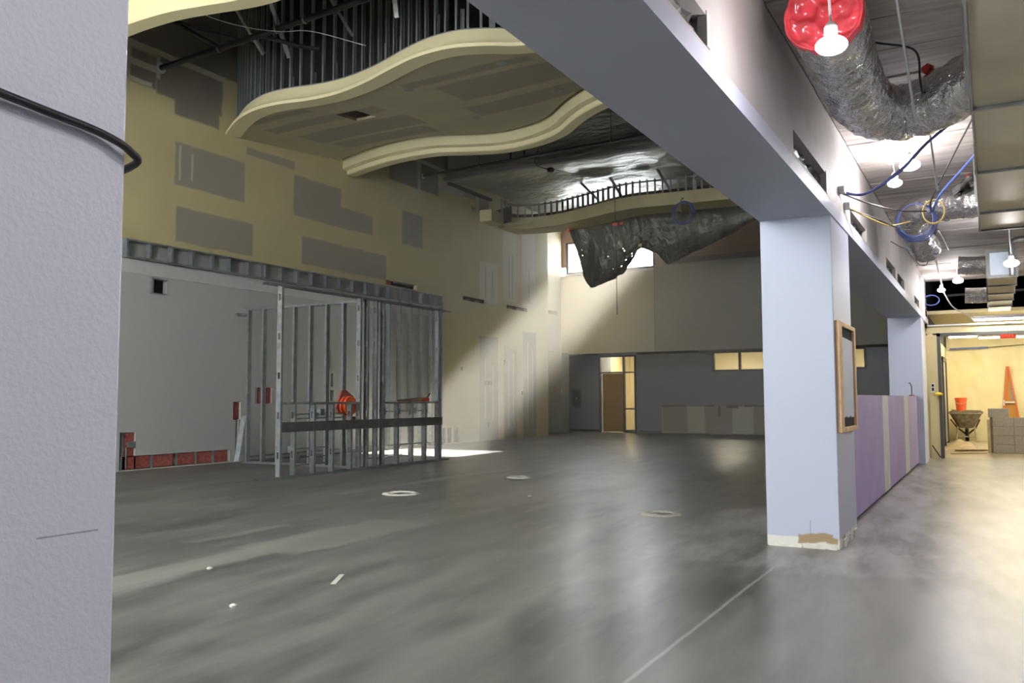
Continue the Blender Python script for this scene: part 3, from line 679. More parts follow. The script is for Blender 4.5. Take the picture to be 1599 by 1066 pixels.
MB().tube(catmull([(8.2, 10.9, 7.5), (8.8, 10.4, 7.15), (9.3, 10.0, 7.05), (9.8, 9.75, 7.12), (10.0, 9.3, 7.1), (10.5, 8.6, 6.9)], 30), 0.007, 6).build('hanging_wire', 'white', label='thin pale wire drooping between the pipe and the braces', cat='wire')

# ================================================================== HANGING PLASTIC, CORD, COIL
TOP = [(11.2, 6.62), (10.6, 6.72), (9.9, 6.75), (9.35, 6.75), (8.75, 6.75), (8.1, 6.75), (7.2, 6.75), (6.2, 6.75), (5.3, 6.75), (4.4, 6.7)]
BOT = [(11.16, 6.42), (10.92, 5.65), (10.62, 4.85), (10.38, 4.52), (9.35, 4.90), (8.82, 5.62), (8.35, 5.42), (8.04, 5.06), (7.66, 5.16), (6.5, 5.62), (5.3, 6.18), (4.4, 6.35)]
tc = catmull([(0, a, b) for a, b in TOP], 240); bc = []
bl = [Vector((0, a, b)) for a, b in BOT]; bc = even(bl, sum((q-p).length for p, q in zip(bl, bl[1:]))/240.4)
bc = [bl[0]]+bc
def poly_pt(u, v):
    a = tc[min(240, round(u*240))]; b = bc[min(len(bc)-1, round(u*(len(bc)-1)))]
    p = a.lerp(b, v); pinch = 1-0.25*math.exp(-((p.y-8.85)/0.25)**2)
    fold = 0.16*noise.noise((p.y*1.6+v*0.8, v*1.1, 4))+0.07*noise.noise((p.y*5, v*2.2+p.y, 9))+0.035*abs(noise.noise((p.y*9+v*4, v*9, 1)))+0.02*abs(noise.noise((p.y*17-v*7, v*14, 6)))
    belly = 0.45*math.sin(PI*min(1, v*0.9))
    return Vector((23.25+belly*pinch+fold*1.5, p.y, p.z+0.02*noise.noise((p.y*9, v*5, 7))))
holes = set()
for _ in range(16): holes.add((random.randint(20, 104), random.randint(28, 80)))
pl = MB().grid(poly_pt, 240, 88, skip=lambda i, j: (i, j) in holes)
ps = empty('plastic_sheet', (23.4, 8, 4.5), 'torn silver grey plastic sheet sagging below the far wavy bulkhead', 'plastic sheet')
pl.build('sheet', 'poly', ps, smooth=True)
for y, z in ((9.35, 6.38), (10.95, 6.42), (8.78, 5.68), (11.1, 6.35)): B(23.2, 23.26, y-0.05, y+0.05, z-0.05, z+0.03).build('tape_patch', 'orange' if y > 9 else 'wood', ps)
m = MB()
for k in range(5):
    m.tube([(21.5+0.02*math.sin(k*2.1+t*0.7), 6.917+(0.255+0.012*k)*math.cos(t*2*PI/32+k), 6.08+(0.275+0.01*k)*math.sin(t*2*PI/32+k)) for t in range(33)], 0.011, 6)
wc = empty('cable_coil', (21.5, 6.92, 5.8), 'coil of dark blue cable hanging in front of the plastic sheet', 'cable')
m.build('coil', 'blue', wc)
MB().tube([(21.80, 6.98, 6.55), (21.6, 6.98, 6.5), (21.5, 6.98, 6.4), (21.5, 6.97, 6.05), (21.52, 6.88, 5.96), (21.5, 6.8, 6.0), (21.5, 6.72, 6.2)], 0.009, 6).build('cable_tail', 'black', wc)
hc = empty('pendant_cord', (21.5, 8.83, 3.49), 'thin black cord with an orange connector box dangling by the plastic sheet', 'cord')
MB().tube([(21.5, 8.85, 7.15), (21.5, 8.841, 5.95), (21.5, 8.82, 3.52)], 0.011, 6).build('cord', 'black', hc)
B(21.46, 21.54, 8.77, 8.92, 5.93, 6.02).build('connector_box', 'orange', hc, bevel=0.01); B(21.48, 21.52, 8.80, 8.90, 5.72, 5.93).build('connector_body', 'galv_dark', hc)
MB().lathe((21.5, 8.82, 3.49), [(0.02, 0), (0.02, 0.04)], 8).build('plug', 'black', hc)

# ================================================================== METAL STUD FRAMING
hd = empty('stud_header', (14, 12.75, 3.4), 'long row of short steel studs framing a header along the left wall', 'wall framing')
track(hd, (9.28, 12.82, 3.97), (18.9, 12.82, 3.97), up=False, w=0.12); track(hd, (9.28, 12.82, 3.645), (18.9, 12.82, 3.645), up=True, w=0.12)
x = 9.31
while x < 18.9: stud(hd, x, 12.82, 3.65, 3.965, 0, depth=0.11); x += 0.4545
B(9.28, 18.9, 12.875, 12.899, 3.40, 3.64).build('cream_backer_strip', 'mud', hd)
for x in (16.59, 17.03, 17.48, 17.93, 18.39, 18.84): stud(hd, x, 12.82, 0.02, 3.64, 0, slots=False, depth=0.11)
track(hd, (16.5, 12.82, 0.0), (18.9, 12.82, 0.0), True, w=0.12)

FY = 9.55
fp = empty('stud_partition', (11.8, FY, 0), 'freestanding steel stud wall with a half-height rail and dark band', 'wall framing')
track(fp, (9.20, FY, 0.0), (14.28, FY, 0.0), True); track(fp, (9.33, FY, 2.99), (14.33, FY, 2.99), False)
for x in (9.66, 11.54, 11.99, 13.93): stud(fp, x, FY, 0.003, 2.985, 0, slots=True)
for x in (11.74, 12.19, 14.0): stud(fp, x, FY, 0.003, 2.985, PI, slots=True)
for x in (9.97, 10.41, 10.855, 11.31, 12.615, 13.06, 13.485): stud(fp, x, FY, 0.003, 1.13, 0, slots=True)
track(fp, (9.70, FY, 1.165), (11.52, FY, 1.165), False, name='sill_rail'); track(fp, (12.2, FY, 1.165), (13.95, FY, 1.165), False, name='sill_rail')
B(9.66, 14.03, FY-0.062, FY-0.05, 0.705, 0.86).build('backing_band', 'galv_dark', fp)
sw = empty('stud_partition', (11.8, 11.2, 0), 'steel stud side wall joining the framed enclosure to the primed wall', 'wall framing')
track(sw, (11.8, 12.62, 0.0), (11.8, FY+0.1, 0.0), True); track(sw, (11.8, 12.62, 2.965), (11.8, FY+0.1, 2.965), False)
y = 12.48
while y > FY+0.3: stud(sw, 11.8, y, 0.003, 2.96, PI/2); y -= 0.394
B(11.56, 11.84, 12.56, 12.62, 2.82, 2.87).build('track_offcut', 'galv', sw)
# electrical rough-in inside the enclosure
er = empty('electrical_rough_in', (11, 9.75, 0.2), 'steel conduits and square boxes strapped inside the low left studs', 'conduit')
def tb(p, par, r=0.012, mat='galv', name='conduit'): return MB().tube(p, r, 6).build(name, mat, par, smooth=True, auto=50)
tb(catmull([(10.12, 9.72, 0.4), (10.1, 9.72, 0.78), (10.14, 9.72, 0.92), (10.26, 9.72, 0.97), (11.5, 9.72, 0.97)], 24), er)
tb(catmull([(10.16, 9.76, 0.4), (10.16, 9.76, 0.72), (10.22, 9.76, 0.86), (10.36, 9.76, 0.9), (11.5, 9.76, 0.9)], 24), er)
for x, z in ((10.62, 0.94), (10.78, 1.0), (10.12, 0.42), (10.2, 0.3)): B(x-0.055, x+0.055, 9.68, 9.76, z-0.055, z+0.055).build('outlet_box', 'galv', er, bevel=0.006)
for z in (0.42, 0.28, 0.16): tb([(10.12, 9.72, z), (10.9, 9.72, z)], er)
er2 = empty('electrical_rough_in', (13, 9.75, 0.2), 'steel conduits and square boxes strapped between the right studs', 'conduit')
for x in (12.42, 12.86, 13.36, 13.74): B(x-0.055, x+0.055, 9.68, 9.76, 0.93, 1.04).build('outlet_box', 'galv', er2, bevel=0.006); tb([(x, 9.72, 0.93), (x, 9.72, 0.002)], er2)
tb([(12.42, 9.72, 0.985), (13.74, 9.72, 0.985)], er2); tb([(12.6, 9.75, 0.36), (13.9, 9.75, 0.36)], er2)
for k in range(4): tb(catmull([(12.1+0.3*k, 9.8, 0.16), (12.6+0.3*k, 9.9, 0.12), (13.0+0.25*k, 10.1, 0.14)], 10), er2, 0.014)
er3 = empty('electrical_rough_in', (13, 12.8, 0.05), 'long conduit lying low along the primed wall behind the studs', 'conduit')
tb([(12.0, 12.70, 0.02), (16.4, 12.70, 0.02)], er3, 0.02); tb([(12.0, 12.72, 0.10), (18.6, 12.72, 0.10)], er3, 0.02); B(14.5, 14.56, 12.85, 12.9, 1.9, 2.3).build('conduit_stub', 'galv', er3)

# small things in and on the framing
rl = empty('cord_reel', (11.55, 9.74, 0.86), 'bright orange round cord reel hung between the studs', 'cord reel')
MB().lathe((11.50, 9.68, 1.10), [(0.16, 0), (0.17, 0.01), (0.17, 0.03), (0.08, 0.04), (0.08, 0.09), (0.17, 0.10), (0.17, 0.12), (0.14, 0.13)], 26, 'y').build('drum', 'orange', rl, smooth=True, auto=40)
MB().tube([(11.40, 9.70, 0.9), (11.60, 9.70, 0.86), (11.66, 9.70, 0.90)], 0.02, 6).build('stand', 'red', rl); B(11.48, 11.68, 9.66, 9.74, 0.86, 0.91).build('foot', 'red', rl)
MB().prism([(11.42, 0.95), (11.32, 1.07), (11.47, 1.36), (11.56, 1.38), (11.78, 1.26), (11.66, 1.0)], 'y', 9.86, 9.9).build('bracket_plate', 'insul', rl)
sb = empty('wood_offcut', (13.1, 9.55, 1.167), 'weathered wood offcut with a red bar clamp lying on the stud rail', 'clamp')
MB().prism([(12.72, 1.167), (12.68, 1.20), (12.9, 1.215), (13.4, 1.245), (13.55, 1.24), (13.55, 1.2), (13.2, 1.167)], 'y', 9.50, 9.60).build('wood_strip', 'plank_wood', sb)
B(13.42, 13.58, 9.49, 9.61, 1.167, 1.235).build('clamp_jaw', 'red', sb, bevel=0.01); MB().tube([(13.55, 9.55, 1.23), (13.62, 9.55, 1.26), (13.68, 9.55, 1.32)], 0.014, 6).build('clamp_handle', 'black', sb)
ls = MB(); ls.bar((11.70, 12.66, 0.03), (12.02, 12.82, 0.90), 0.09, 0.035)
ls.build('leaning_track', 'galv', label='bright steel track offcut leaning against the primed wall', cat='steel track')

# ================================================================== PONY WALL AND PILLAR DETAILS
pw = empty('wall_pony', (12.7, 1.26, 0), kind='structure')
B(8.18, 17.2, 1.215, 1.40, 0.03, 1.225).build('core', 'mud', pw)
for a, b in ((8.18, 11.52), (12.20, 14.50), (15.22, 17.12)): B(a, b, 1.198, 1.215, 0.03, 1.232).build('purple_board', 'purple', pw, bevel=0.003)
for a, b in ((11.52, 12.20), (14.50, 15.22)): B(a, b, 1.1965, 1.216, 0.03, 1.232).build('joint_compound_band', 'mud', pw)
B(8.18, 17.2, 1.22, 1.39, 0.0, 0.03).build('bottom_gap', 'void', pw)
for k in range(7): B(16.3+k*0.12, 16.38+k*0.12, 1.22, 1.28, 1.225, 1.235+0.03*random.random()).build('rubble_crumb', 'plank_wood', pw)
MB().tube([(16.75, 1.25, 1.24), (16.76, 1.25, 1.40), (16.70, 1.27, 1.47), (16.62, 1.28, 1.46)], 0.008, 6).build('stray_wire', 'black', label='short bent wire standing on the purple half wall', cat='wire')

nb = empty('framed_board', (7.73, 1.07, 0.92), 'pine-framed pale board with dark torn edges on the lavender pillar', 'notice board')
for a in ((7.25, 7.40, 0.92, 1.83), (8.10, 8.18, 0.92, 1.83)): B(a[0], a[1], 1.055, 1.09, a[2], a[3]).build('frame_side', 'wood', nb, bevel=0.004)
for z0, z1 in ((0.92, 0.96), (1.79, 1.83)): B(7.40, 8.10, 1.055, 1.09, z0, z1).build('frame_rail', 'wood', nb, bevel=0.004)
B(7.40, 8.10, 1.078, 1.09, 0.96, 1.79).build('backing', 'void', nb)
m = MB(); n = 16
poly = [(7.42+0.66*i/n, 1.03+0.02*random.random()) for i in range(n+1)]+[(8.07+0.012*random.random(), 1.03+0.67*i/12) for i in range(1, 12)]+[(8.08, 1.70), (7.415, 1.71)]
m.prism(poly, 'y', 1.070, 1.079); m.build('pale_panel', plain('pale_board_face', (0.62, 0.65, 0.68), 0.6), nb)

# black cable wrapped round the foreground column
cbp = [(-0.34, 1.07, 1.62), (0.2, 1.072, 1.607), (0.5, 1.076, 1.595), (0.66, 1.078, 1.583), (0.74, 1.078, 1.575), (0.785, 1.076, 1.560), (0.802, 1.10, 1.545), (0.804, 1.3, 1.53), (0.802, 1.64, 1.53), (0.75, 1.67, 1.53), (-0.34, 1.67, 1.56)]
MB().tube(catmull(cbp, 60), 0.0058, 10).build('wrapped_cable', 'black', smooth=True, auto=50, label='thick black cable strapped round the foreground lavender column', cat='cable')

# ================================================================== DUCTS
def rect_duct(name, x0, x1, y0, y1, z0, z1, step, label, group=None, open_end=False):
    t = empty(name, ((x0+x1)/2, (y0+y1)/2, z0), label, 'duct', group)
    x = x0
    while x < x1-0.05:
        e = min(x+step, x1)
        B(x, e-0.006, y0, y1, z0, z1).build('duct_section', 'duct', t, bevel=0.004)
        if e < x1-0.05: B(e-0.018, e+0.012, y0-0.018, y1+0.018, z0-0.018, z1+0.018).build('flange', 'galv', t)
        x = e
    return t
bd = rect_duct('main_duct', 0.8, 10.38, -0.75, 0.04, 3.0, 3.38, 1.72, 'large sheet metal main duct running under the plank ceiling')
B(10.37, 10.41, -0.78, 0.06, 2.985, 3.40).build('end_cap', 'galv_dark', bd)
MB().bar((0.8, 0.045, 3.0), (10.38, 0.045, 3.0), 0.012, 0.03).build('edge_angle', 'galv', bd)
for x in (2.5, 5.6, 8.8): MB().bar((x, 0.06, 2.985), (x, 0.06, 3.52), 0.03, 0.004).build('strap', 'galv', bd)
def flex(name, pts, r, label, n=70, amp=0.10, group='silver flexible ducts'):
    c = even(catmull(pts, 120), sum((Vector(b)-Vector(a)).length for a, b in zip(pts, pts[1:]))/n)
    rf = lambda i, j: r*(1+amp*0.35*math.sin(i*1.9)+amp*noise.noise((i*0.55, math.cos(j*PI/12)*2.2, math.sin(j*PI/12)*2.2))+amp*0.5*noise.noise((i*1.7, j*0.9, r*40)))
    t = empty(name, pts[0], label, 'duct', group)
    MB().tube(c, r, 24, False, rf).build('jacket', 'flex', t, smooth=True)
    return t
f1 = flex('flexible_duct', [(4.62, 0.70, 3.22), (5.0, 0.70, 3.215), (5.5, 0.71, 3.20), (5.95, 0.70, 3.19), (6.30, 0.62, 3.19), (6.42, 0.45, 3.19), (6.30, 0.26, 3.195), (6.12, 0.06, 3.22), (6.0, -0.10, 3.25)], 0.19, 'crinkled silver flexible duct with its open end wrapped in red film')
# red film bulging from the open end
m = MB()
def wrap(u, v):
    a = u*2*PI; r = 0.192*math.sin(min(1, v*1.25)*PI/2) if v < 0.8 else 0.2
    h = 0.07*math.cos(v*PI/2/0.8)+0.07*noise.noise((math.cos(a)*5*v, math.sin(a)*5*v, 2))*min(1, (0.8-v)*5)-0.02 if v < 0.8 else -0.02+(v-0.8)*0.4
    r *= 1+0.05*noise.noise((math.cos(a)*4, math.sin(a)*4, v*4))
    return Vector((4.60+h, 0.70+r*math.cos(a), 3.22+r*math.sin(a)))
m.grid(wrap, 48, 20); m.build('red_film_cap', 'redwrap', f1, smooth=True)
MB().lathe((6.26, 0.30, 3.395), [(0.012, -0.02), (0.035, 0), (0.04, 0.03), (0.0, 0.06)], 12).build('damper_knob', 'red', f1, smooth=True)
f2 = flex('flexible_duct', [(11.0, 0.60, 2.92), (10.8, 0.66, 3.0), (10.35, 0.73, 3.15), (10.08, 0.62, 3.22), (9.98, 0.42, 3.22), (9.85, 0.2, 3.2), (9.75, 0.03, 3.19), (9.70, -0.12, 3.19)], 0.155, 'bent silver flexible duct drooping near the coiled cables')
MB().lathe((9.62, 0.12, 3.40), [(0.012, -0.02), (0.035, 0), (0.04, 0.03), (0.0, 0.06)], 12).build('damper_knob', 'red', f2, smooth=True)
m = MB(); m.grid(lambda u, v: Vector((9.3+0.5*u, 0.05+0.22*v+0.02*noise.noise((u*6, v*6, 0)), 3.24+0.2*(1-v)*0.9+0.03*noise.noise((u*5, v*5, 3)))), 16, 10); m.build('foil_flap', 'flex', f2, smooth=True)
sd = rect_duct('branch_duct', 13.0, 18.2, -0.35, 0.0, 2.81, 3.16, 1.05, 'narrow stepped sheet metal duct towards the steel door frame')
B(12.985, 13.0, -0.36, 0.012, 2.79, 3.18).build('end_frame', 'galv_dark', sd); B(12.98, 12.988, -0.31, -0.035, 2.83, 3.13).build('end_panel', plain('pale_blue_cap', (0.42, 0.50, 0.58), 0.4), sd)
f3 = flex('flexible_duct', [(13.75, 0.36, 3.10), (13.75, 0.15, 3.08), (13.75, -0.02, 3.08)], 0.13, 'short silver flexible stub near the pale capped duct end', 26, 0.07)
f4 = flex('flexible_duct', [(16.3, 0.34, 2.93), (16.3, 0.15, 2.92), (16.3, -0.02, 2.92)], 0.13, 'small round silver stub on the far stepped duct', 26, 0.03)
vp = empty('black_vent_pipe', (12.6, -0.5, 2.9), 'black iron pipe elbow hanging beside the far work lamp', 'pipe')
MB().tube(catmull([(12.5, -0.28, 2.75), (12.5, -0.285, 3.12), (12.5, -0.32, 3.2), (12.5, -0.5, 3.22), (12.5, -1.2, 3.22)], 30), 0.035, 10).build('pipe_run', 'pipe', vp, smooth=True, auto=40)

# ================================================================== WORK LAMPS
def lamp(x, y, z, label, ceil=3.52, r=0.085):
    t = empty('work_lamp', (x, y, z), label, 'work lamp', 'string of temporary LED work lamps')
    MB().lathe((x, y, z), [(r*math.sin(a*PI/12), -0.55*r*math.cos(a*PI/12)) for a in range(0, 12)]+[(0.02, 0.55*r)], 24).build('globe', 'bulb', t, smooth=True)
    MB().lathe((x, y, z+0.036), [(0.028, 0), (0.03, 0.05), (0.018, 0.07), (0.01, 0.075)], 14).build('socket', 'white', t, smooth=True, auto=40)
    MB().tube([(x, y, z+0.10), (x+0.01, y+0.01, (z+ceil)/2+0.05), (x, y, ceil)], 0.006, 6).build('drop_cord', 'white', t)
    return t
lamp(4.00, 0.58, 2.80, 'glowing work lamp in front of the red film duct end', r=0.07)
lamp(8.17, 0.56, 3.25, 'glowing work lamp below the long blue cable')
lamp(8.75, 0.735, 3.24, 'glowing work lamp against the beam beside the cable stubs', r=0.065)
lamp(16.77, 0.45, 3.25, 'glowing work lamp beside the far stepped duct')
lamp(18.1, 0.774, 3.25, 'glowing work lamp near the end of the beam', r=0.07)
lamp(12.3, -0.27, 2.88, 'glowing work lamp under the black pipe elbow')
for x, y in ((0.7, -0.7), (-0.6, -1.2), (2.6, -1.7), (0.4, -2.8), (4.6, -2.0), (7.0, -2.2), (10.0, -2.4), (14.0, -2.4)):  # lamps added out of view to brighten the column and pillars
    lamp(x, y, 3.25, 'unseen work lamp added along the cord string to light the bay')

# cables and rods under the plank ceiling
def cable(pts, r, mat, label, name='data_cable', cat='cable', group=None):
    MB().tube(catmull(pts, 10*(len(pts)-1)), r, 6).build(name, mat, smooth=True, auto=50, label=label, cat=cat, group=group)
for k in range(2): cable([(7.75, 1.09, 2.98+0.01*k), (7.9, 0.9, 2.98), (7.6, 0.6, 3.06+0.015*k), (7.2, 0.35, 3.18), (6.9, 0.05, 3.30)], 0.011, 'blue', ('lower', 'upper')[k]+' of two blue data cables swooping from the beam to the main duct', group='blue data cables from the beam')
cable([(8.35, 0.05, 3.32), (8.6, 0.2, 3.22), (8.85, 0.36, 3.10), (9.2, 0.45, 3.02)], 0.011, 'blue', 'short blue cable hanging from the duct edge to the coil')
cable([(7.2, 0.03, 3.35), (7.9, 0.22, 3.2), (8.7, 0.42, 3.05), (9.0, 0.45, 2.98)], 0.007, 'black', 'thin black wire slanting from the duct to the coil', 'black_wire', 'wire')
cable([(8.0, 1.09, 2.92), (8.3, 0.95, 2.86), (8.8, 0.80, 2.85), (9.4, 0.66, 2.98)], 0.008, 'yellow', 'yellow cable sagging out of the beam stub')
cable([(8.0, 1.09, 2.90), (8.4, 0.92, 2.87), (9.0, 0.75, 2.86), (9.7, 0.68, 2.95)], 0.008, 'black', 'black cable sagging out of the beam stub')
cable([(7.75, 1.09, 2.98), (8.2, 0.9, 2.95), (8.8, 0.7, 2.98), (9.2, 0.5, 3.03)], 0.007, 'black', 'grey wire stretched from the beam stub to the coil', 'black_wire', 'wire')
m = MB()
for k in range(4): m.tube([(9.55+0.05*k, 0.62+(0.16+0.012*k)*math.cos(t*2*PI/28), 3.02+(0.17+0.01*k)*math.sin(t*2*PI/28)) for t in range(29)], 0.007, 6)
cc = empty('cable_coil', (9.6, 0.62, 2.85), 'loose coil of blue and yellow cable round the bent flexible duct', 'cable')
m.build('blue_loops', 'blue', cc)
m = MB()
for k in range(2): m.tube([(9.5+0.04*k, 0.45+0.1*math.cos(t*2*PI/24), 3.08+0.12*math.sin(t*2*PI/24)) for t in range(25)], 0.007, 6)
m.build('yellow_loops', 'yellow', cc)
for x, z, lb in ((7.7, 2.99, 'blue'), (8.0, 2.91, 'yellow')): B(x-0.05, x+0.05, 1.04, 1.09, z-0.025, z+0.025).build('cable_sleeve', 'white', label='plastic cable sleeve on the beam face with a %s cable leaving it' % lb, cat='sleeve', group='cable sleeves on the beam')
for p, q, lb in (((5.2, 0.40, 3.52), (5.9, 0.36, 2.95), 'pale hanger rod in front of the silver flexible duct'), ((7.6, 0.38, 3.52), (7.75, 0.33, 2.9), 'pale hanger rod beside the main duct edge')):
    MB().tube([p, q], 0.008, 6).build('hanger_rod', 'white', label=lb, cat='rod')
cd_ = empty('ceiling_conduit', (7.4, 0.7, 3.4), 'white conduit stick running under the planks toward the beam', 'conduit')
MB().tube([(6.8, 0.72, 3.42), (8.6, 0.76, 3.40)], 0.014, 8).build('conduit', 'white', cd_)
cable([(5.15, 0.72, 3.30), (5.45, 0.5, 3.33), (5.75, 0.34, 3.36), (5.95, 0.33, 3.24), (6.2, 0.33, 3.2)], 0.007, 'black', 'thin black lamp cord bending across the first planks', 'black_wire', 'cord')
cable([(10.9, 0.98, 3.05), (11.2, 0.85, 3.0), (11.4, 0.72, 3.06), (11.3, 0.66, 3.1)], 0.007, 'black', 'short black wire between beam and drooping duct', 'black_wire', 'wire')
cable([(11.4, 0.56, 3.1), (12.6, 0.55, 3.44), (14.5, 0.50, 3.46)], 0.012, 'pipe', 'dark conduit climbing from the drooping duct to the planks', 'black_wire', 'conduit')
MB().tube([(12.0, 0.66, 3.46), (18.1, 0.75, 3.30)], 0.014, 6).build('lamp_string_conduit', 'white', label='pale cord string leading to the far work lamps', cat='cord')
cable([(11.9, 0.75, 3.525), (12.1, 0.8, 3.0), (12.5, 0.7, 2.97), (12.6, 0.66, 3.2)], 0.006, 'galv_dark', 'looped grey wire dangling under the planks', 'black_wire', 'wire')
cable([(18.15, 0.74, 3.22), (18.4, 0.6, 2.95), (18.8, 0.35, 2.8), (19.0, 0.25, 2.72)], 0.012, 'white', 'pale cable swagging from the end lamp to the lintel', 'black_wire', 'cord')
m = MB()
for k in range(4): m.tube([(18.6+0.03*k, 0.98+0.14*math.cos(t*2*PI/24), 3.12+0.10*math.sin(t*2*PI/24)) for t in range(25)], 0.009, 6)
m.build('cable_coil', 'blue', label='dark coil of cable hung at the end of the beam', cat='cable')
strip_light(18.9, 19.0, -2.2, 0.25, 2.70, 'long white strip light above the dark steel door frame')
# junk up in the dark void over the lintel
for i, (a, b, lb) in enumerate((((20.5, 0.9, 3.0), (20.5, -2.5, 3.1), 'grey steel joist chord in the dark void above the lintel'), ((21.5, 0.8, 3.5), (21.5, -3, 3.6), 'upper grey steel joist chord in the dark void above the lintel'))):
    MB().bar(a, b, 0.07, 0.05).build('joist_chord', 'galv_dark', label=lb, cat='joist')

# ================================================================== FAR STORE ROOM BEYOND THE FRAME
B(19.1, 27.2, 1.10, 1.25, 0, 2.95).build('wall_store_left', 'farwall', **st)
B(19.1, 27.2, -4.2, 1.25, 2.88, 2.95).build('ceiling_store', 'farwall', **st)
m = MB(); m.grid(lambda u, v: Vector((27.0+0.05*noise.noise((u*9, v*3, 5))+0.02*noise.noise((u*25, v*9, 1)), 1.10-u*5.0, 0.0+v*2.88)), 90, 40)
m.build('wall_store_end', 'sheetplastic', smooth=True, kind='structure')
strip_light(24.6, 24.75, -1.6, 0.24, 2.70, 'strip light on the store room ceiling by the red exit sign', 'store room strip lights', 2.88)
strip_light(21.0, 21.15, -2.6, -1.0, 2.78, 'strip light on the store room ceiling out toward the side', 'store room strip lights')
strip_light(25.4, 25.5, 0.3, 0.95, 2.79, 'short strip light near the store room wall', 'store room strip lights')
ex = empty('exit_sign', (22.6, -0.36, 2.58), 'small red lit exit sign hanging inside the steel frame opening', 'sign')
B(22.6, 22.64, -0.53, -0.20, 2.56, 2.72).build('sign_body', plain('red_sign_body', (0.5, 0.05, 0.03), 0.5, emit=((1, 0.05, 0.03), 0.15)), ex)
MB().tube([(22.62, -0.36, 2.72), (22.62, -0.36, 2.9)], 0.01, 6).build('stem', 'galv', ex)
tcv = bpy.data.curves.new('exit_letters', 'FONT'); tcv.body = 'EXIT'; tcv.size = 0.13; tcv.align_x = 'CENTER'; tcv.align_y = 'CENTER'; tcv.extrude = 0.003
to = bpy.data.objects.new('exit_letters', tcv); COL.objects.link(to); bpy.context.view_layer.update()
tme = bpy.data.meshes.new_from_object(to.evaluated_get(bpy.context.evaluated_depsgraph_get())); bpy.data.objects.remove(to)
tme.materials.clear(); tme.materials.append(MAT['exit'])
lo = bpy.data.objects.new('exit_letters', tme); COL.objects.link(lo); lo.parent = ex; lo.location = (-0.006, 0, 0.06)
lo.rotation_euler = (PI/2, 0, -PI/2)
MB().bar((26.85, 1.0, 2.56), (26.85, 0.05, 2.58), 0.03, 0.05).build('blue_tube', 'blue', label='blue tube fixed along the top of the cream sheet', cat='tube')
MB().tube([(26.85, 0.05, 2.58), (26.85, -1.0, 2.64)], 0.01, 6).build('ceiling_wire', 'black', label='thin wire continuing from the blue tube', cat='wire')
# zip opening in the sheet with a door behind
zp = empty('zip_opening', (26.9, -0.4, 0.0), 'tall orange-edged triangular flap opening with a brown door showing', 'flap door')
tri = [(-0.355, 2.05), (-0.43, 2.05), (-0.72, 0.0), (-0.16, 0.0)]
MB().prism(tri, 'x', 26.90, 26.915).build('door_behind', plain('ochre_door', (0.42, 0.20, 0.03), 0.5), zp)
MB().bar((26.885, -0.39, 2.05), (26.885, -0.18, 0.0), 0.02, 0.07, (1, 0, 0)).build('orange_edge', 'orange', zp); MB().bar((26.885, -0.40, 2.05), (26.885, -0.70, 0.0), 0.02, 0.07, (1, 0, 0)).build('orange_edge', 'orange', zp)
MB().prism([(-0.43, 1.55), (-0.48, 1.5), (-0.55, 1.15), (-0.47, 1.1)], 'x', 26.893, 26.90).build('door_glass', plain('grey_glass', (0.25, 0.27, 0.30), 0.2), zp)
B(26.84, 26.88, -0.53, -0.27, 1.05, 1.09).build('push_bar', 'white', zp); B(26.84, 26.88, -0.29, -0.26, 0.98, 1.13).build('push_bar_end', 'white', zp)
# concrete blocks
cb = []
bmsh = MB().box(-0.1, 0.1, -0.197, 0.197, 0, 0.19).mesh('concrete_block', 'block')
lab_of = {0: 'bottom course', 1: 'second course', 2: 'third course', 3: 'top course'}
def block(x, y, z, label, rz=0):
    o = place(bmsh, 'concrete_block', None, (x, y, z), rz); setprops(o, label, 'concrete block', 'concrete blocks stacked in the store room')
    b = o.modifiers.new('bevel', 'BEVEL'); b.width = 0.006; b.segments = 1; return o
for c in range(3):
    for r in range(4):
        block(21.3, -0.18-0.398*c-0.0005*r, 0.193*r, 'grey concrete block, %s, %s column from the wheelbarrow side' % (lab_of[r], ('first', 'second', 'third')[c]))
block(21.32, -0.10, 0.772, 'grey concrete block set alone on top of the stack')
for r in range(4): block(21.53, -0.13, 0.193*r, 'grey concrete block in the %s of the row behind the stack' % lab_of[r])
B(21.2, 21.24, 0.06, 0.12, 0.0, 0.72).build('timber_stake', 'dust', label='upright timber stake beside the concrete block stack', cat='timber')
# wheelbarrow
wbw = empty('wheelbarrow', (26.3, 0.63, 0), 'mortar-caked wheelbarrow seen end-on before the cream sheet', 'wheelbarrow')
m = MB(); R0 = [(25.75, 0.24, 1.04), (26.75, 0.30, 1.0)]
def tray(u, v):
    a = u*2*PI; k = 0.5+0.5*v; c, s_ = math.cos(a), math.sin(a); c = math.copysign(abs(c)**0.6, c); s_ = math.copysign(abs(s_)**0.6, s_)
    return Vector((26.10+c*0.5*k, 0.64+s_*0.40*k, 0.42+0.38*v+0.03*c))
m.grid(tray, 28, 6); m.grid(lambda u, v: tray(u, 0).lerp(Vector((26.10, 0.64, 0.42)), v), 28, 2)
m.build('tray', 'barrow', wbw, smooth=True, auto=50)
MB().tube([tray(i/28, 1.0) for i in range(29)], 0.018, 8).build('rolled_rim', 'barrow', wbw, smooth=True)
for s_ in (-1, 1):
    MB().tube([(26.7, 0.64+s_*0.05, 0.22), (26.3, 0.64+s_*0.22, 0.38), (25.3, 0.64+s_*0.33, 0.62)], 0.022, 8).build('handle', 'rust', wbw)
    MB().tube([(25.9, 0.64+s_*0.20, 0.42), (25.85, 0.64+s_*0.24, 0.02)], 0.022, 8).build('leg', 'dust', wbw)
MB().tube([(25.85, 0.42, 0.16), (25.85, 0.86, 0.16)], 0.015, 8).build('leg_brace', 'dust', wbw)
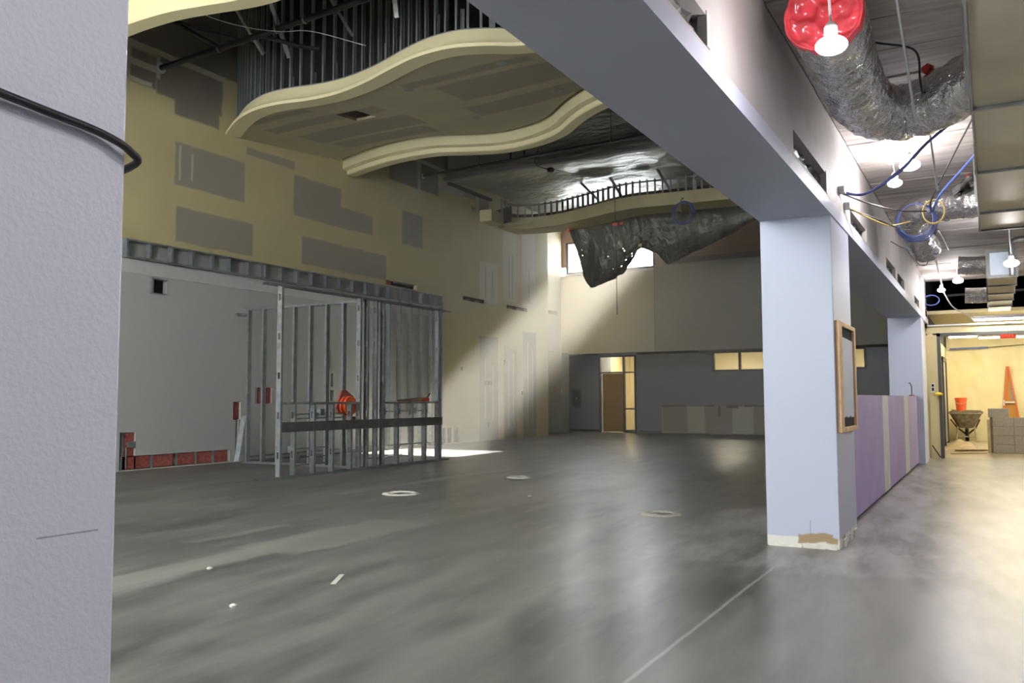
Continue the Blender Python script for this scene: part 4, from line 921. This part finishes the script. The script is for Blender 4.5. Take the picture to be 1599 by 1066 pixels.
MB().lathe((26.65, 0.64, 0.19), [(0.06, -0.045), (0.17, -0.045), (0.19, -0.02), (0.19, 0.02), (0.17, 0.045), (0.06, 0.045)], 20, 'y').build('wheel', 'black', wbw, smooth=True, auto=40)
m = MB()
for k in range(5): m.bar((25.75+0.1*k, 0.28, 0.80+0.012*k), (25.85+0.1*k, 0.98, 0.80+0.016*k), 0.06, 0.02)
m = m.build('scrap_boards', 'barrow', wbw)
bk_ = empty('bucket', (26.2, 0.75, 0.83), 'orange plastic bucket standing in the wheelbarrow', 'bucket')
MB().lathe((26.2, 0.75, 0.83), [(0.115, 0), (0.145, 0.34), (0.152, 0.345), (0.152, 0.37), (0.135, 0.37), (0.105, 0.01)], 22).build('pail', 'orange', bk_, smooth=True, auto=40)
MB().tube([(26.2, 0.90, 1.15), (26.05, 0.86, 1.06), (26.03, 0.75, 1.02), (26.05, 0.64, 1.06), (26.2, 0.60, 1.15)], 0.005, 6).build('bail', 'galv', bk_)
# debris heap, boards, side door, small fittings
m = MB(); m.grid(lambda u, v: Vector((22.3+1.4*u, 0.35+0.65*v, 0.19*max(0, math.sin(PI*u)*math.sin(PI*v))*(1+0.5*noise.noise((u*4, v*4, 0))))), 18, 14)
m.build('debris_heap', 'dust', smooth=True, label='low heap of pale dusty debris on the store room floor', cat='debris', kind='stuff')
MB().bar((21.6, 0.75, 0.02), (22.0, 0.15, 0.02), 0.09, 0.03).build('loose_board', 'plank_wood', label='thin brown board lying flat before the debris heap', cat='board')
MB().bar((20.4, 0.8, 0.015), (20.9, 0.15, 0.015), 0.05, 0.02).build('loose_board', 'dust', label='pale narrow board lying flat inside the steel frame', cat='board')
B(19.4, 21.2, 1.02, 1.06, 0.0, 1.22).build('cream_board', 'farwall', label='cream sheet of board leaning inside the steel frame', cat='board')
sdn = empty('door_3', (25.2, 1.08, 0), kind='structure')
for a, b in ((23.9, 24.0), (25.6, 25.7)): B(a, b, 1.04, 1.10, 0, 2.2).build('frame_post', 'bronze', sdn)
B(23.9, 25.7, 1.04, 1.10, 2.14, 2.24).build('frame_head', 'bronze', sdn); B(24.0, 25.6, 1.07, 1.09, 0.05, 2.14).build('door_leaf', plain('grey_door', (0.32, 0.32, 0.30), 0.4), sdn)
B(24.3, 24.5, 1.055, 1.07, 0.7, 1.75).build('pane', 'black', sdn)
sw_ = B(18.985, 19.0, 0.99, 1.07, 1.30, 1.50).build('switch_plate', 'white', label='white switch plate on the cream return wall by the steel frame', cat='switch')
B(18.98, 18.985, 1.01, 1.05, 1.34, 1.40).build('switch_slot', 'black', sw_); B(18.98, 18.985, 1.01, 1.05, 1.42, 1.47).build('switch_slot', 'black', sw_)
B(18.96, 19.0, 0.97, 1.09, 0.0, 1.24).build('pale_board', 'sheetplastic', label='cream board strip standing against the end wall beside the steel frame', cat='board')
MB().lathe((18.95, 0.93, 1.24), [(0.02, 0), (0.07, 0.01), (0.08, 0.03), (0.05, 0.06), (0.0, 0.07)], 12).build('yellow_tape', plain('yellow_tape', (0.75, 0.55, 0.05), 0.5), label='roll of yellow tape resting on the cream board strip', cat='tape')
MB().bar((18.86, 1.07, 0.26), (18.86, 0.93, 0.03), 0.02, 0.02).build('short_lever', 'black', label='short black bar leaning at the foot of the steel frame', cat='bar')

# ================================================================== FLOOR BOXES, ELECTRICAL PANEL
def floor_box(cx_, cy_, r, label, mat, n=26):
    t = empty('floor_box', (cx_, cy_, 0), label, 'floor box')
    m = MB()
    def ring(u, v):
        a = u*2*PI; k = (0.55+0.45*v)*(1+0.16*noise.noise((math.cos(a)*2+cx_, math.sin(a)*2, v)))
        return Vector((cx_+r*k*math.cos(a), cy_+r*k*math.sin(a), 0.001+0.022*math.sin(PI*v)*(1+0.6*noise.noise((math.cos(a)*5, math.sin(a)*5+cx_, 0)))))
    m.grid(ring, n, 6); m.build('plaster_ring', mat, t, smooth=True)
    B(cx_-r*0.5, cx_+r*0.5, cy_-r*0.45, cy_+r*0.45, 0.0005, 0.006).build('box_lid', 'galv_dark', t); return t
floor_box(8.85, 6.62, 0.24, 'floor box ringed with thick white plaster facing the stud wall', 'plaster')
floor_box(11.5, 6.36, 0.20, 'smaller floor box with a thin plaster ring out on the slab', 'plaster')
floor_box(8.55, 3.05, 0.22, 'floor box with a crumbly grey ring in front of the pillar', 'block')
MB().bar((4.34, 3.79, 0.003), (4.60, 3.94, 0.003), 0.035, 0.004).build('tape_scrap', 'plaster', label='short strip of pale tape stuck to the slab', cat='tape')
for x, y in ((9.3, 5.0), (4.3, 4.9), (3.6, 3.9)): MB().lathe((x, y, 0), [(0.02, 0), (0.025, 0.01), (0.012, 0.018), (0, 0.02)], 7).build('plaster_crumb', 'plaster', label='tiny white plaster crumb on the bare slab', cat='debris', group='plaster crumbs on the slab')
ep = empty('breaker_cabinet', (29.45, 13.8, 0.85), 'dark electrical panel on the alcove wall left of the door', 'electrical panel')
B(29.47, 29.5, 13.60, 14.0, 0.85, 1.59).build('cabinet', 'galv_dark', ep, bevel=0.005); B(29.45, 29.47, 13.66, 13.94, 0.92, 1.52).build('panel_door', 'black', ep); B(29.44, 29.45, 13.76, 13.80, 1.2, 1.26).build('latch', 'white', ep)
MB().tube([(29.4, 12.6, 0.04), (29.4, 14.3, 0.05)], 0.035, 6).build('floor_debris', 'black', label='dark strip of debris lying along the alcove floor', cat='debris')

# ================================================================== dust haze in the hall
hz = N('dust_haze'); hz.n.remove(hz.b); vs = hz.node('ShaderNodeVolumeScatter')
vs.inputs['Density'].default_value = 0.017; vs.inputs['Anisotropy'].default_value = 0.35; vs.inputs['Color'].default_value = (1, 0.97, 0.88, 1)
hz.l.new(vs.outputs[0], hz.out.inputs['Volume'])
B(9.0, 28.38, 1.7, 12.88, 0.02, 7.0).build('dust_haze', hz.m, label='faint construction dust haze hanging in the hall', cat='haze', kind='stuff')
